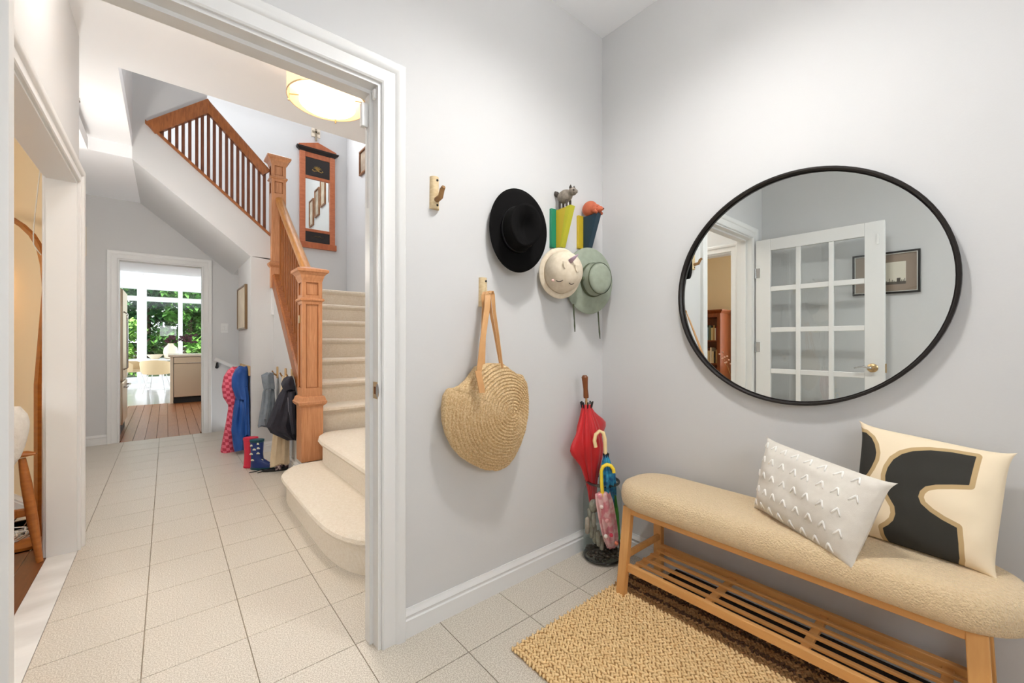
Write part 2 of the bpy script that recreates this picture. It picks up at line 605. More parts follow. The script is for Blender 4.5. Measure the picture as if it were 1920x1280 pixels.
# ---------------------------------------------------------------- living room shell
lf = MB().box(-3.3, -0.49, 0.4, 4.75, -0.12, -0.012).build('floor_living', GROUT, kind=ST, origin=(0, 0, 0))
ang = radians(0)
pw = 0.085
for i in range(31):
    x1 = -0.49 - pw * i
    ys = [1.2, 2.3 + 0.37 * (i % 3), 3.5 + 0.29 * (i % 2), 4.75]
    ymax = 3.5 if x1 > -0.5 else (3.62 + (-0.5 - x1) * 3.1 if x1 > -0.6 else (3.93 + (-0.6 - x1) * 2.09 if x1 > -0.93 else 4.62))
    for a, bq in zip(ys[:-1], ys[1:]):
        bq = min(bq, ymax)
        if bq - a < 0.02:
            continue
        MB().box(x1 - pw + 0.0015, x1 - 0.0015, a + 0.001, bq - 0.001, -0.012, 0.0).build('plank', WOODFLOOR2, lf)
m = MB()
m.box(-3.4, -3.3, 0.4, 4.75, 0, 0.7)
m.box(-3.4, -3.3, 0.4, 4.75, 2.3, 2.9)
m.box(-3.4, -3.3, 0.4, 1.15, 0.7, 2.3)
m.box(-3.4, -3.3, 2.65, 4.75, 0.7, 2.3)
m.build('wall_living_left', CREAM, kind=ST)
MB().box(-3.3, -0.93, 4.62, 4.75, 0, 2.9).build('wall_living_far', CREAM, kind=ST)
MB().box(-3.3, -0.68, 0.4, 0.5, 0, 2.9).build('wall_living_near', CREAM, kind=ST)
MB().box(-0.72, -0.68, 0.4, 1.614, 0, 2.9).build('wall_living_right', CREAM, kind=ST)
MB().box(-3.3, -0.49, 0.4, 4.75, 2.7, 2.8).build('ceiling_living', CEIL, kind=ST)
wn = empty('window_3', (-3.35, 1.9, 0.7), kind=ST)
m = MB()
for y in (1.15, 1.86, 2.59):
    m.box(-3.38, -3.33, y, y + 0.06, 0.7, 2.3)
for z in (0.7, 2.24):
    m.box(-3.38, -3.33, 1.15, 2.65, z, z + 0.06)
m.build('window_frame', WHITE, wn)
MB().box(-3.36, -3.355, 1.2, 2.6, 0.75, 2.25).build('pane', GLASS, wn)
MB().profile((-0.93, 4.62, 0), (-0.60, 3.93, 0), (-0.9, -0.43, 0), BASE).build('baseboard_living', WHITE, kind=ST, smooth='auto')
MB().profile((-0.60, 3.93, 0), (-0.50, 3.62, 0), (-0.95, -0.3, 0), BASE).build('baseboard_living_near', WHITE, kind=ST, smooth='auto')

# ---------------------------------------------------------------- kitchen and sunroom shell
kf = MB().box(-1.3, 2.6, YF, 10.0, -0.12, -0.012).build('floor_kitchen', mat('plank_gap', (96, 60, 36), 0.8), kind=ST, origin=(0, 0, 0))
pw = 0.105
for i in range(20):
    x0 = -0.62 + pw * i
    if x0 > 1.2:
        break
    ys = [YF + 0.0, 7.3 + 0.55 * (i % 3), 8.7 + 0.4 * ((i * 2) % 3), 10.0]
    for a, bq in zip(ys[:-1], ys[1:]):
        if a < YF + 0.12 and (x0 < DX0 + 0.0 or x0 + pw > DX1):
            a = YF + 0.12
        MB().box(x0 + 0.002, x0 + pw - 0.002, a + 0.0015, bq - 0.0015, -0.012, 0.0).build('plank', WOODFLOOR, kf)
MB().box(-2.4, 3.0, 10.0, 15.3, -0.12, 0.0).build('floor_sunroom', mat('pale_polished_tile', (214, 210, 206), 0.12), kind=ST)
MB().box(-1.4, -1.3, YF + 0.12, 10.0, 0, 2.5).build('wall_kitchen_left', PAINT, kind=ST)
MB().box(2.6, 2.7, YF + 0.12, 10.0, 0, 2.5).build('wall_kitchen_right', PAINT, kind=ST)
MB().box(-1.4, 2.7, YF + 0.12, 10.0, 2.4, 2.5).build('ceiling_kitchen', CEIL, kind=ST)
MB().box(-2.5, 3.1, 9.95, 15.4, 2.72, 2.85).build('ceiling_sunroom', CEIL, kind=ST)
m = MB()
m.box(-2.5, -1.3, 9.9, 10.0, 0, 2.75)
m.box(2.6, 3.1, 9.9, 10.0, 0, 2.75)
m.build('wall_sunroom_near', PAINT, kind=ST)
# glazed garden wall
wn = empty('window_1', (0, 15.3, 0), kind=ST)
YG = 15.3
xs = [onY(p, 600, YG).x for p in (213, 228, 257, 334, 386, 440)]
m = MB()
m.box(-2.5, 3.1, YG - 0.04, YG + 0.1, 2.60, 2.74)
m.build('window_head', WHITE, wn)
m = MB()
m.box(-2.5, 3.1, YG - 0.05, YG + 0.1, 2.27, 2.40)
m.build('transom_bar', WHITE, wn)
MB().box(-2.5, 3.1, YG - 0.05, YG + 0.1, 0.0, 0.16).build('window_sill', WHITE, wn)
posts = [(-2.5, 0.12), (-1.75, 0.12), (onY(208, 600, YG).x, 0.12), (onY(257, 600, YG).x, 0.20), (onY(334, 600, YG).x, 0.10), (onY(400, 600, YG).x, 0.14), (1.8, 0.14), (2.98, 0.12)]
for x, wd in posts:
    MB().box(x, x + wd, YG - 0.06, YG + 0.08, 0.1, 2.65).build('mullion', WHITE, wn)
for (x, wd), (x2, _) in zip(posts[:-1], posts[1:]):
    MB().box(x + wd, x2, YG + 0.02, YG + 0.03, 0.16, 2.27).build('pane', GLASS, wn)
    MB().box(x + wd, x2, YG + 0.02, YG + 0.03, 2.40, 2.60).build('pane', GLASS, wn)
for sx, nm in ((-2.5, 'window_2'), (3.0, 'window_4')):
    wn = empty(nm, (sx, 12.6, 0), kind=ST)
    m = MB()
    for y in (10.0, 11.7, 13.4, 15.1):
        m.box(sx, sx + 0.1, y, y + 0.12, 0, 2.72)
    m.box(sx, sx + 0.1, 10, 15.3, 0, 0.3)
    m.box(sx, sx + 0.1, 10, 15.3, 2.5, 2.72)
    m.build('window_frame', WHITE, wn)
    MB().box(sx + 0.045, sx + 0.055, 10.05, 15.2, 0.3, 2.5).build('pane', GLASS, wn)
MB().box(-14, 14, YG + 0.1, 34, -0.3, -0.05).build('ground_garden', mat('garden_soil_and_grass', (70, 92, 42), 0.95, rgb2=(52, 66, 30), scale=3), kind=ST)

# downlights added in the kitchen ceiling for brightness (set back from the doorway view)

# ================================================================ STAIR
def offset_poly(poly, d):
    n = len(poly)
    area = sum(poly[i][0] * poly[(i + 1) % n][1] - poly[(i + 1) % n][0] * poly[i][1] for i in range(n))
    s = 1 if area > 0 else -1
    out = []
    for i in range(n):
        a, b, c = V(poly[i - 1]), V(poly[i]), V(poly[(i + 1) % n])
        e1, e2 = (b - a).normalized(), (c - b).normalized()
        n1, n2 = V((e1.y, -e1.x)) * s, V((e2.y, -e2.x)) * s
        nn = (n1 + n2).normalized()
        k = 1.0 / max(0.5, nn.dot(n1))
        out.append(b + nn * d * k)
    return out


def carpet_step(poly, z0, z1, name='step'):
    poly = [V((p[0], p[1])) for p in poly]
    rings = []
    for off, z in ((0, z0), (0, z1 - 0.062), (0.022, z1 - 0.05), (0.034, z1 - 0.03), (0.03, z1 - 0.012), (0.014, z1 - 0.001), (-0.02, z1)):
        rings.append([V((p.x, p.y, z)) for p in offset_poly(poly, off)])
    return MB().loft(rings)


stair = empty('staircase', (1.4, 3.6, 0), 'beige carpeted staircase with a rounded bottom step rising behind the oak newel post', 'staircase')
R = 0.197
arc1 = [(0.65, 2.46), (0.652, 2.36), (0.66, 2.26), (0.675, 2.17), (0.70, 2.09), (0.735, 2.02), (0.79, 1.97), (0.86, 1.935), (0.95, 1.915), (1.1, 1.91)]
poly1 = [(1.1, 3.50), (0.80, 3.50), (0.745, 3.47), (0.695, 3.41), (0.66, 3.32), (0.65, 3.2), (0.65, 3.0), (0.65, 2.75)] + arc1
carpet_step(poly1, 0, R).build('step', CARPET, stair, smooth='auto')
poly2 = [(2.06, 3.62), (1.02, 3.62), (0.975, 3.55), (0.945, 3.46), (0.935, 3.36), (0.935, 3.0), (0.935, 2.5), (0.935, 1.9), (0.97, 1.72), (1.08, 1.65), (2.06, 1.65)]
carpet_step(poly2, 0, 2 * R).build('step', CARPET, stair, smooth='auto')
GO = 0.245
for k in range(3, 10):
    y0 = 3.69 + GO * (k - 3)
    z1 = R * k
    y1 = y0 + GO + 0.06 if k < 9 else YF - 0.002
    pr = [(0.03, z1 - R - 0.02), (0.03, z1 - 0.06), (0.012, z1 - 0.05), (0.0, z1 - 0.03), (0.004, z1 - 0.012), (0.02, z1 - 0.002), (0.04, z1), (y1 - y0, z1), (y1 - y0, z1 - R - 0.02)]
    x0 = 0.945
    m = MB().loft([[V((x0, y0 + a, b)) for a, b in pr], [V((XS - 0.003, y0 + a, b)) for a, b in pr]])
    m.build('step', CARPET, stair, smooth='auto')
# white skirting on the stair wall above the landing
MB().profile((0.99, YF, 9 * R), (XS, YF, 9 * R), (0, -1, 0), [(t, z * 1.2) for t, z in BASE]).build('trim_10', WHITE, kind=ST, smooth='auto')


def newel(parent, x0, y0, wd, z):
    """z: dict of levels base, band0, band1, p0, p1, col0, col1, q0, q1, top"""
    x1, y1 = x0 + wd, y0 + wd
    cx, cy = x0 + wd / 2, y0 + wd / 2

    def sq(h, zz):
        return [V((cx - h, cy - h, zz)), V((cx + h, cy - h, zz)), V((cx + h, cy + h, zz)), V((cx - h, cy + h, zz))]
    h = wd / 2
    post = MB().box(x0, x1, y0, y1, z['base'], z['band0']).build('newel_post', OAK2, parent, bevel=0.003)
    MB().loft([sq(h, z['band0'] - 0.01), sq(h + 0.022, z['band0'] + 0.012), sq(h + 0.026, z['band0'] + 0.03), sq(h + 0.018, (z['band0'] + z['band1']) / 2), sq(h + 0.01, z['band1'] - 0.01), sq(h - 0.004, z['band1'])]).build('base_moulding', OAK2, post)
    hs = h - 0.006
    inner = hs - 0.012
    MB().box(cx - inner, cx + inner, cy - inner, cy + inner, z['band0'], z['top'] - 0.06).build('shaft_core', OAK2, post)
    st = 0.03
    for (a, b, nm) in ((z['p0'], z['p1'], 'panel_frame'), (z['q0'], z['q1'], 'panel_frame')):
        lo = z['band1'] if a == z['p0'] else z['col1'] - 0.002
        hi = z['col0'] + 0.002 if a == z['p0'] else z['top'] - 0.05
        m = MB()
        for sx in (-1, 1):
            for sy in (-1, 1):
                X0, X1 = sorted((cx + sx * hs, cx + sx * (hs - st)))
                Y0, Y1 = sorted((cy + sy * hs, cy + sy * (hs - st)))
                m.box(X0, X1, Y0, Y1, a, b)
        m.box(cx - hs, cx + hs, cy - hs, cy + hs, lo, a)
        m.box(cx - hs, cx + hs, cy - hs, cy + hs, b, hi)
        m.build(nm, OAK2, post, bevel=0.002)
        # bead around each front and side panel
        m = MB()
        w2 = hs - st
        for (fx, fy) in ((0, -1), (-1, 0), (0, 1), (1, 0)):
            for sgn in (-1, 1):
                if fx == 0:
                    yy = cy + fy * (inner + 0.003)
                    m.box(cx + sgn * w2 - 0.005, cx + sgn * w2 + 0.005, yy - 0.006, yy + 0.006, a, b)
                else:
                    xx = cx + fx * (inner + 0.003)
                    m.box(xx - 0.006, xx + 0.006, cy + sgn * w2 - 0.005, cy + sgn * w2 + 0.005, a, b)
            for zz in (a, b):
                if fx == 0:
                    yy = cy + fy * (inner + 0.003)
                    m.box(cx - w2, cx + w2, yy - 0.006, yy + 0.006, zz - 0.005, zz + 0.005)
                else:
                    xx = cx + fx * (inner + 0.003)
                    m.box(xx - 0.006, xx + 0.006, cy - w2, cy + w2, zz - 0.005, zz + 0.005)
        m.build('panel_bead', OAK, post)
    c0, c1 = z['col0'], z['col1']
    MB().loft([sq(hs, c0), sq(hs + 0.012, c0 + 0.006), sq(hs + 0.015, (c0 + c1) / 2), sq(hs + 0.008, c1 - 0.004), sq(hs, c1)]).build('collar', OAK2, post)
    tz = z['top']
    MB().loft([sq(hs, tz - 0.115), sq(hs + 0.006, tz - 0.095), sq(hs + 0.010, tz - 0.085), sq(hs + 0.013, tz - 0.07), sq(hs + 0.03, tz - 0.05), sq(hs + 0.042, tz - 0.042), sq(hs + 0.042, tz - 0.022), sq(hs + 0.03, tz - 0.016), sq(0.03, tz + 0.004), sq(0.005, tz + 0.005)]).build('cap', OAK2, post)
    return post


# lower balustrade
bal = empty('lower_balustrade', (0.9, 3.7, 0), 'oak balustrade with the tall panelled newel post standing at the carpeted bottom step', 'balustrade')
NX, NY, NWD = 0.824, 3.60, 0.165


def zn(y, t=3.34):
    return H - (y - 640) / F * t


newel(bal, NX, NY, NWD, dict(base=R - 0.02, band0=zn(760), band1=zn(742), p0=zn(727), p1=zn(570), col0=zn(565), col1=zn(558), q0=zn(553), q1=zn(529), top=zn(500)))
YN2 = 4.865
xr = 0.905
ra, rb = V((xr, NY + NWD - 0.02, 1.73)), V((xr, YN2 + 0.02, 2.63))
dr = (rb - ra).normalized()
nr = V((0, -dr.z, dr.y))
prof = [(-0.03, -0.035), (0.03, -0.035), (0.034, -0.01), (0.036, 0.012), (0.028, 0.03), (0.012, 0.038), (-0.012, 0.038), (-0.028, 0.03), (-0.036, 0.012), (-0.034, -0.01)]
MB().loft([[p + V((a, 0, 0)) + nr * b for a, b in prof] for p in (ra, rb)]).build('handrail', mat('handrail_oak', (206, 150, 84), 0.28, rgb2=(160, 104, 50), scale=12, stretch=(8, 1, 1), contrast=0.6), bal, smooth='auto')
sa, sb = V((xr - 0.02, NY + NWD - 0.02, 0.80)), V((xr - 0.02, YN2 + 0.06, 1.88))
MB().loft([[p + V((a, 0, 0)) + V((0, 0, b)) for a, b in ((-0.045, -0.13), (0.05, -0.13), (0.05, 0.03), (-0.03, 0.03), (-0.045, 0.01))] for p in (sa, sb)]).build('stringer', OAK, bal)
nb = 15
for i in range(nb):
    f = (i + 0.7) / (nb + 0.2)
    a = sa.lerp(sb, f)
    b = ra.lerp(rb, f)
    MB().box(xr - 0.011, xr + 0.011, a.y - 0.011, a.y + 0.011, a.z, b.z - 0.02).build('baluster', OAK, bal)
MB().box(NX - 0.006, NX + 0.004, NY + 0.045, NY + 0.075, zn(606, 3.4), zn(592, 3.4)).build('hook_plate', BRASS, bal)

# upper balustrade
ub = empty('upper_balustrade', (0.4, YB, 2.0), 'dark oak upper balustrade with slanted top board and square newel above the hallway', 'balustrade')
n2x0 = onY(508, 300, YN2).x


def zn2(y, t=4.30):
    return H - (y - 640) / F * t


newel(ub, n2x0, YN2, 0.148, dict(base=1.71, band0=zn2(500), band1=zn2(490), p0=zn2(362), p1=zn2(340), col0=zn2(336), col1=zn2(331), q0=zn2(328), q1=zn2(310), top=zn2(290)))
tt1, tt2 = onY(506, 321, YB), onY(389, 188, YB)
du = (tt2 - tt1).normalized()
nu_ = V((-du.z, 0, du.x))
if nu_.z > 0:
    nu_ = -nu_
MB().loft([[p + nu_ * b + V((0, a, 0)) for a, b in ((-0.035, 0.012), (-0.028, 0.0), (0.03, 0.0), (0.03, 0.085), (-0.02, 0.085), (-0.026, 0.06), (-0.035, 0.03))] for p in (tt1, tt2)]).build('handrail', OAK, ub)
w1, w2 = onY(389, 188, YB), onY(273, 231, YB)
dw = (w2 - w1).normalized()
nw = V((-dw.z, 0, dw.x))
if nw.z > 0:
    nw = -nw
MB().loft([[p + nw * b + V((0, a, 0)) for a, b in ((-0.04, 0.0), (0.03, 0.0), (0.03, 0.10), (-0.02, 0.10), (-0.026, 0.07), (-0.034, 0.03))] for p in (w1, w2)]).build('raking_board', OAK, ub)
b1, b2 = onY(506, 441, YB), onY(272, 229, YB)
MB().loft([[p + V((0, a, b)) for a, b in ((-0.02, -0.012), (0.05, -0.012), (0.05, 0.018), (-0.02, 0.018))] for p in (b1, b2)]).build('shoe_rail', OAK, ub)
px_b = [306, 320, 333.5, 345.5, 358, 371, 381.5, 393, 404, 415.5, 427, 437, 448, 458, 468, 478, 488, 498]
for p in px_b:
    x = onY(p - 2, 330, YB).x
    zb = b1.z + (b2.z - b1.z) * (x - b1.x) / (b2.x - b1.x)
    if x > tt2.x:
        zt = tt1.z + (tt2.z - tt1.z) * (x - tt1.x) / (tt2.x - tt1.x) - 0.06
    else:
        zt = w1.z + (w2.z - w1.z) * (x - w1.x) / (w2.x - w1.x) - 0.05
    if zt > zb:
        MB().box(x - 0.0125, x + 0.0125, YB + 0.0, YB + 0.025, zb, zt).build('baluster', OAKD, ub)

# ================================================================ HALL PENDANT
lampc = V((0.735, 2.58, 0))
lamp = empty('drum_ceiling_lamp', (lampc.x, lampc.y, 2.55), 'round two-tier drum ceiling lamp glowing above the stair', 'ceiling lamp')
SHADE = mat('drum_shade_fabric', (214, 182, 146), 0.8, emit=(255, 222, 180), estr=0.35)
DIFF = mat('glowing_diffuser', (255, 250, 240), 0.5, emit=(255, 246, 234), estr=62.0)
m = MB().lathe([(0.214, 2.575), (0.218, 2.575), (0.218, 2.80), (0.214, 2.80), (0.214, 2.575)], lampc, 48, cap=False)
m.build('outer_shade', SHADE, lamp, smooth='auto')
m = MB().lathe([(0.150, 2.555), (0.154, 2.555), (0.154, 2.72), (0.150, 2.72), (0.150, 2.555)], lampc, 48, cap=False)
m.build('inner_shade', mat('inner_shade_fabric', (250, 236, 212), 0.8, emit=(255, 232, 196), estr=1.6), lamp, smooth='auto')
m = MB().lathe([(0.149, 2.562), (0.149, 2.566)], lampc, 48)
m.build('diffuser', DIFF, lamp)
m = MB().lathe([(0.149, 2.735), (0.149, 2.74)], lampc, 48)
m.build('upper_diffuser', mat('upper_diffuser', (255, 245, 228), 0.5, emit=(255, 246, 234), estr=26.0), lamp)
m = MB().lathe([(0.2185, 2.575), (0.2195, 2.575), (0.2195, 2.581), (0.2185, 2.581), (0.2185, 2.575)], lampc, 48, cap=False)
m.build('shade_rim', BRASS, lamp)
for k in range(4):
    a = pi / 4 + k * pi / 2 + 0.3
    m = MB().tube([lampc + V((0.15 * cos(a), 0.15 * sin(a), 2.6)), lampc + V((0.216 * cos(a), 0.216 * sin(a), 2.6))], 0.003, 6)
    m.tube([lampc + V((0.215 * cos(a), 0.215 * sin(a), 2.562)), lampc + V((0.215 * cos(a), 0.215 * sin(a), 2.64))], 0.005, 6)
    m.build('clip', BRASS, lamp)
m = MB().lathe([(0.07, ZH), (0.07, ZH - 0.03), (0.02, ZH - 0.035), (0.02, 2.745)], lampc, 24)
m.build('ceiling_mount', BRASS, lamp, smooth='auto')

# vestibule ceiling fixture (outside the frame, gives the crisp shadows)
vf = empty('spot_ceiling_lamp', (1.05, 0.60, ZV), 'brushed metal ceiling lamp with three bulbs above the bench', 'ceiling lamp')
vc = V((1.05, 0.60, 0))
MB().lathe([(0.06, ZV), (0.06, ZV - 0.02), (0.02, ZV - 0.03)], vc, 24).build('ceiling_mount', CHROME, vf, smooth='auto')
BULB = mat('warm_bulb', (255, 250, 240), 0.5, emit=(255, 246, 234), estr=15.0)
for k, (dx, dy) in enumerate(((-0.055, -0.02), (0.05, -0.05), (0.03, 0.055))):
    e = vc + V((dx, dy, ZV - 0.15))
    MB().tube([vc + V((0, 0, ZV - 0.02)), vc + V((dx * 0.6, dy * 0.6, ZV - 0.03)), vc + V((dx, dy, ZV - 0.05)), e], 0.006, 8).build('arm', CHROME, vf, smooth=True)
    MB().lathe([(0.020, -0.002), (0.032, -0.02), (0.040, -0.07), (0.038, -0.07), (0.030, -0.02), (0.018, -0.004)], e, 24, cap=False).build('shade_cup', mat('frosted_glass_cup', (240, 240, 238), 0.5, emit=(255, 251, 246), estr=34.0), vf, smooth='auto')
    MB().ellipsoid(e - V((0, 0, 0.030)), (0.017, 0.017, 0.022)).build('bulb', BULB, vf, smooth=True)
    lo = light('lamp_light', 'SPOT', e - V((0, 0, 0.075)), (0, 0, 0), 24, (1.0, 0.985, 0.96), size=0.016, angle=radians(168))
    lo.parent = vf
    lo.location = V(lo.location) - V(vf.location)
# globe pendants added out of view to brighten the hall: one just past the opening above the frame, one in the recess behind the wall end
for k, (gx, gy, gz, gr_, es, lb) in enumerate(((0.0, 2.22, 2.70, 0.07, 64.0, 'added white glass globe lamp over the tiled hallway just past the opening'), (-0.52, 4.2, 1.95, 0.06, 215.0, 'added white glass globe lamp in the hall recess behind the wall end'))):
    h2 = empty('added_globe_pendant', (gx, gy, gz - gr_), lb, 'ceiling lamp', 'added globe lamps in the hall')
    MB().lathe([(0.05, ZH), (0.05, ZH - 0.02), (0.008, ZH - 0.03), (0.008, gz + gr_ - 0.002)], (gx, gy, 0), 24).build('ceiling_mount', CHROME, h2, smooth='auto')
    MB().ellipsoid((gx, gy, gz), (gr_, gr_, gr_), n=20, m=12).build('globe', mat('lit_globe_%d' % k, (255, 252, 245), 0.4, emit=(255, 250, 243), estr=es), h2, smooth=True)

# ================================================================ ROUND MIRROR
MX = XR - 0.004
mc = V((XR, 0.545, 1.363))
mrt = Matrix.Rotation(-pi / 2, 3, 'Y')      # local z -> -x
mir = empty('round_wall_mirror', (XR, 0.545, 1.363 - 0.467), 'large round wall mirror with a thin black metal frame above the bench', 'mirror')
m = MB().lathe([(0.452, 0.0), (0.467, 0.0), (0.467, 0.034), (0.465, 0.036), (0.459, 0.036), (0.4575, 0.034), (0.4565, 0.012), (0.452, 0.012), (0.452, 0.0)], mc, 96, mrt, cap=False)
m.build('frame', BLACK_METAL, mir, smooth='auto')
m = MB().lathe([(0.455, 0.008), (0.455, 0.011)], mc, 96, mrt)
m.build('mirror_glass', MIRROR, mir)

# ================================================================ BIRCH HOOKS
BARK = mat('pale_birch_bark', (226, 206, 168), 0.7, rgb2=(196, 170, 126), scale=30, stretch=(1, 1, 3), bump=0.2, bscale=60)
BARKD = mat('dark_branch_bark', (120, 84, 50), 0.7, rgb2=(176, 134, 84), scale=30)


def birch_hook(pl, pr, pt, pb, tip, elbow, label):
    a, b = onY(pl, pt, YW0), onY(pr, pb, YW0)
    zt, zb = onY((pl + pr) / 2, pt, YW0).z, onY((pl + pr) / 2, pb, YW0).z
    cx = (a.x + b.x) / 2
    hw = (b.x - a.x) / 2
    o = empty('birch_wall_hook', (cx, YW0, zb), label, 'wall hook', 'birch branch hooks on the grey wall')
    rings = []
    for z, k in ((zb, 1.0), (zb + 0.002, 1.0), ((zb + zt) / 2, 0.95), (zt - 0.002, 0.92), (zt, 0.92)):
        rings.append([V((cx + hw * k * cos(pi * i / 10), YW0 - 0.022 * k * sin(pi * i / 10), z)) for i in range(11)])
    MB().loft(rings).build('plaque', BARK, o, smooth='auto')
    e = V((cx + 0.002, YW0 - 0.012, zb + 0.035))
    t = onY(tip[0], tip[1], YW0 - 0.075)
    mid = e.lerp(t, 0.45) + V((0, -0.010, -0.012))
    MB().tube([e, mid, e.lerp(t, 0.8), t], [0.012, 0.011, 0.010, 0.008], 10).build('branch_peg', BARKD, o, smooth='auto')
    for zz in (zt - 0.016, zb + 0.014):
        MB().ellipsoid((cx + 0.004, YW0 - 0.022, zz), (0.005, 0.003, 0.005), n=10, m=6).build('screw', DARK, o, smooth=True)
    return o


birch_hook(805, 822, 333, 393, (832, 350), (816, 378), 'empty birch branch hook alone high on the grey wall')
birch_hook(897, 912, 521, 575, (919, 548), (908, 565), 'birch branch hook holding the round straw bag by its straps')

# ================================================================ BLACK HAT
FELT = mat('black_felt', (13, 12, 12), 0.9, bump=0.1, bscale=400, spec=0.15)
hc = V((onY(970, 434, 1.43).x, 1.428, onY(974, 434, 1.44).z))
HROT = Matrix.Rotation(radians(-20), 3, 'Z')


def hturn(p):
    return hc + HROT @ (p - hc)

hat = empty('black_felt_hat', hc, 'black felt brimmed hat hanging on the grey wall', 'hat')
rings = []
N = 64


def hatpt(rx, rz, a, y, cx=0, cz=0):
    return hturn(V((hc.x + cx + rx * cos(a), y, hc.z + cz + rz * sin(a))))


def brim(s, a, dy=0.0):
    # brim rises at the sides (along x), dips at top and bottom
    rx = 0.082 + (0.140 - 0.082) * s
    rz = 0.104 + (0.196 - 0.104) * s
    curl = -0.016 * (s ** 1.6) * (abs(cos(a)) ** 2.2) * (1.0 if cos(a) < 0 else 1.0)
    return hatpt(rx, rz, a, hc.y + dy + curl + 0.012 * s * sin(a), 0, 0)


m = MB()
m.loft([[brim(s, 2 * pi * i / N) for i in range(N)] for s in (0, 0.25, 0.5, 0.75, 1.0)] + [[brim(s, 2 * pi * i / N, 0.004) for i in range(N)] for s in (1.0, 0.75, 0.5, 0.25, 0)], cap=False)
m.build('brim', FELT, hat, smooth=True)
rings = []
for k in range(9):
    f = k / 8
    dep = 0.004 + 0.095 * f
    rings.append([hatpt(0.082 - 0.010 * f, 0.104 - 0.010 * f, 2 * pi * i / N, hc.y - dep - 0.012 * f * abs(cos(2 * pi * i / N))) for i in range(N)])
for k in range(1, 9):
    f = k / 8
    sc_ = 1 - f
    ring = []
    for i in range(N):
        a = 2 * pi * i / N
        rx, rz = 0.072 * (sc_ if k < 8 else 0.02), 0.094 * (sc_ if k < 8 else 0.02)
        x, z = rx * cos(a), rz * sin(a)
        dent = 0.040 * math.exp(-((x / 0.036) ** 2 + ((z + 0.005) / 0.066) ** 2))
        edge = 0.012 * (1 - (1 - f) ** 2) * (1 - f)
        ring.append(hturn(V((hc.x + x, hc.y - 0.099 - 0.012 * abs(cos(a)) * (1 - f) - edge + dent, hc.z + z))))
    rings.append(ring)
MB().loft(rings).build('crown', FELT, hat, smooth=True)
m = MB().loft([[hatpt(0.0832 + d_ - 0.010 * f, 0.1052 + d_ - 0.010 * f, 2 * pi * i / N, hc.y - 0.004 - 0.095 * f) for i in range(N)] for f, d_ in ((0.0, 0.0), (0.02, 0.002), (0.2, 0.002), (0.22, 0.0))], cap=False)
m.build('hat_band', mat('black_ribbon', (14, 14, 14), 0.5), hat, smooth=True)

# ================================================================ ANIMAL HOOKS
def wedge_hook(px0, pxr, pxo, ptop, pbot, c_plate, c_wedge, c_edge, label):
    r0 = onY(px0, ptop, YW0)
    r1 = onY(pxr, ptop, YW0)
    zt = r1.z
    zb = onY(pxr, pbot, YW0).z
    x0, x1 = r0.x, r1.x
    out = onX(pxo, ptop, x1).y
    o = empty('animal_wall_hook', (x1, YW0, zb), label, 'wall hook', 'painted wooden animal hooks')
    MB().box(x0, x1 + 0.03, YW0 - 0.016, YW0, zb, zt + 0.004).build('back_plate', c_plate, o, bevel=0.002)
    MB().prism([(x1 - 0.0, YW0 - 0.016, zt), (x1 - 0.0, out, zt), (x1 - 0.0, YW0 - 0.05, zb), (x1, YW0 - 0.016, zb)], (0.028, 0, 0)).build('wedge_bracket', c_wedge, o, bevel=0.002)
    MB().prism([(x1 - 0.003, out + 0.03, zt + 0.001), (x1 - 0.003, out - 0.002, zt + 0.001), (x1 - 0.003, YW0 - 0.053, zb), (x1 - 0.003, YW0 - 0.045, zb)], (0.034, 0, 0)).build('edge_face', c_edge, o)
    return o, V((x1 + 0.014, (YW0 + out) / 2, zt)), out


GREEN = mat('green_paint', (30, 128, 96), 0.4)
YELLOW = mat('mustard_paint', (196, 170, 44), 0.4)
YGREEN = mat('yellow_green_paint', (182, 178, 40), 0.4)
NAVY = mat('dark_teal_paint', (26, 54, 70), 0.4)
RACC = mat('raccoon_grey', (150, 140, 128), 0.7, rgb2=(112, 102, 92), scale=60)
RACD = mat('raccoon_dark', (66, 58, 52), 0.7)
ORANGE = mat('terracotta_orange', (198, 108, 76), 0.6, rgb2=(176, 84, 54), scale=40)
o, tp, out = wedge_hook(1030, 1038, 1070, 395, 466, GREEN, YELLOW, YGREEN, 'wall hook with a grey raccoon standing on a yellow wedge')
bc = tp + V((0, -0.006, 0.045))
body = MB().ellipsoid(bc, (0.022, 0.036, 0.026), n=18, m=12).build('raccoon_body', RACC, o, smooth=True)
for sx in (-1, 1):
    for dy in (-0.018, 0.018):
        MB().tube([bc + V((sx * 0.010, dy, -0.018)), bc + V((sx * 0.011, dy, -0.045))], [0.005, 0.004], 8).build('leg', RACD, body, smooth='auto')
hd = MB()
hp = bc + V((-0.002, -0.042, 0.008))
hd.ellipsoid(hp, (0.018, 0.016, 0.015), n=14, m=9)
hd.tube([hp + V((0, -0.006, -0.004)), hp + V((-0.002, -0.024, -0.008))], [0.010, 0.004], 8)
hd.build('raccoon_head', RACC, body, smooth=True)
for sx in (-1, 1):
    MB().lathe([(0.006, 0), (0.004, 0.008), (0.0005, 0.014)], hp + V((sx * 0.010, 0.002, 0.011)), 8).build('ear', RACD, body, smooth='auto')
    MB().ellipsoid(hp + V((sx * 0.009, -0.012, 0.001)), (0.005, 0.004, 0.004), n=8, m=6).build('eye_patch', RACD, body, smooth=True)
MB().tube([bc + V((0, 0.030, 0.006)), bc + V((0, 0.046, 0.022)), bc + V((0, 0.054, 0.032))], [0.007, 0.011, 0.005], 10).build('tail', RACD, body, smooth=True)

def grow(objs, base, k):
    for q in objs:
        org = WL[q]
        for v in q.data.vertices:
            w_ = V(v.co) + org
            v.co = base + (w_ - base) * k - org
        grow(q.children, base, k)


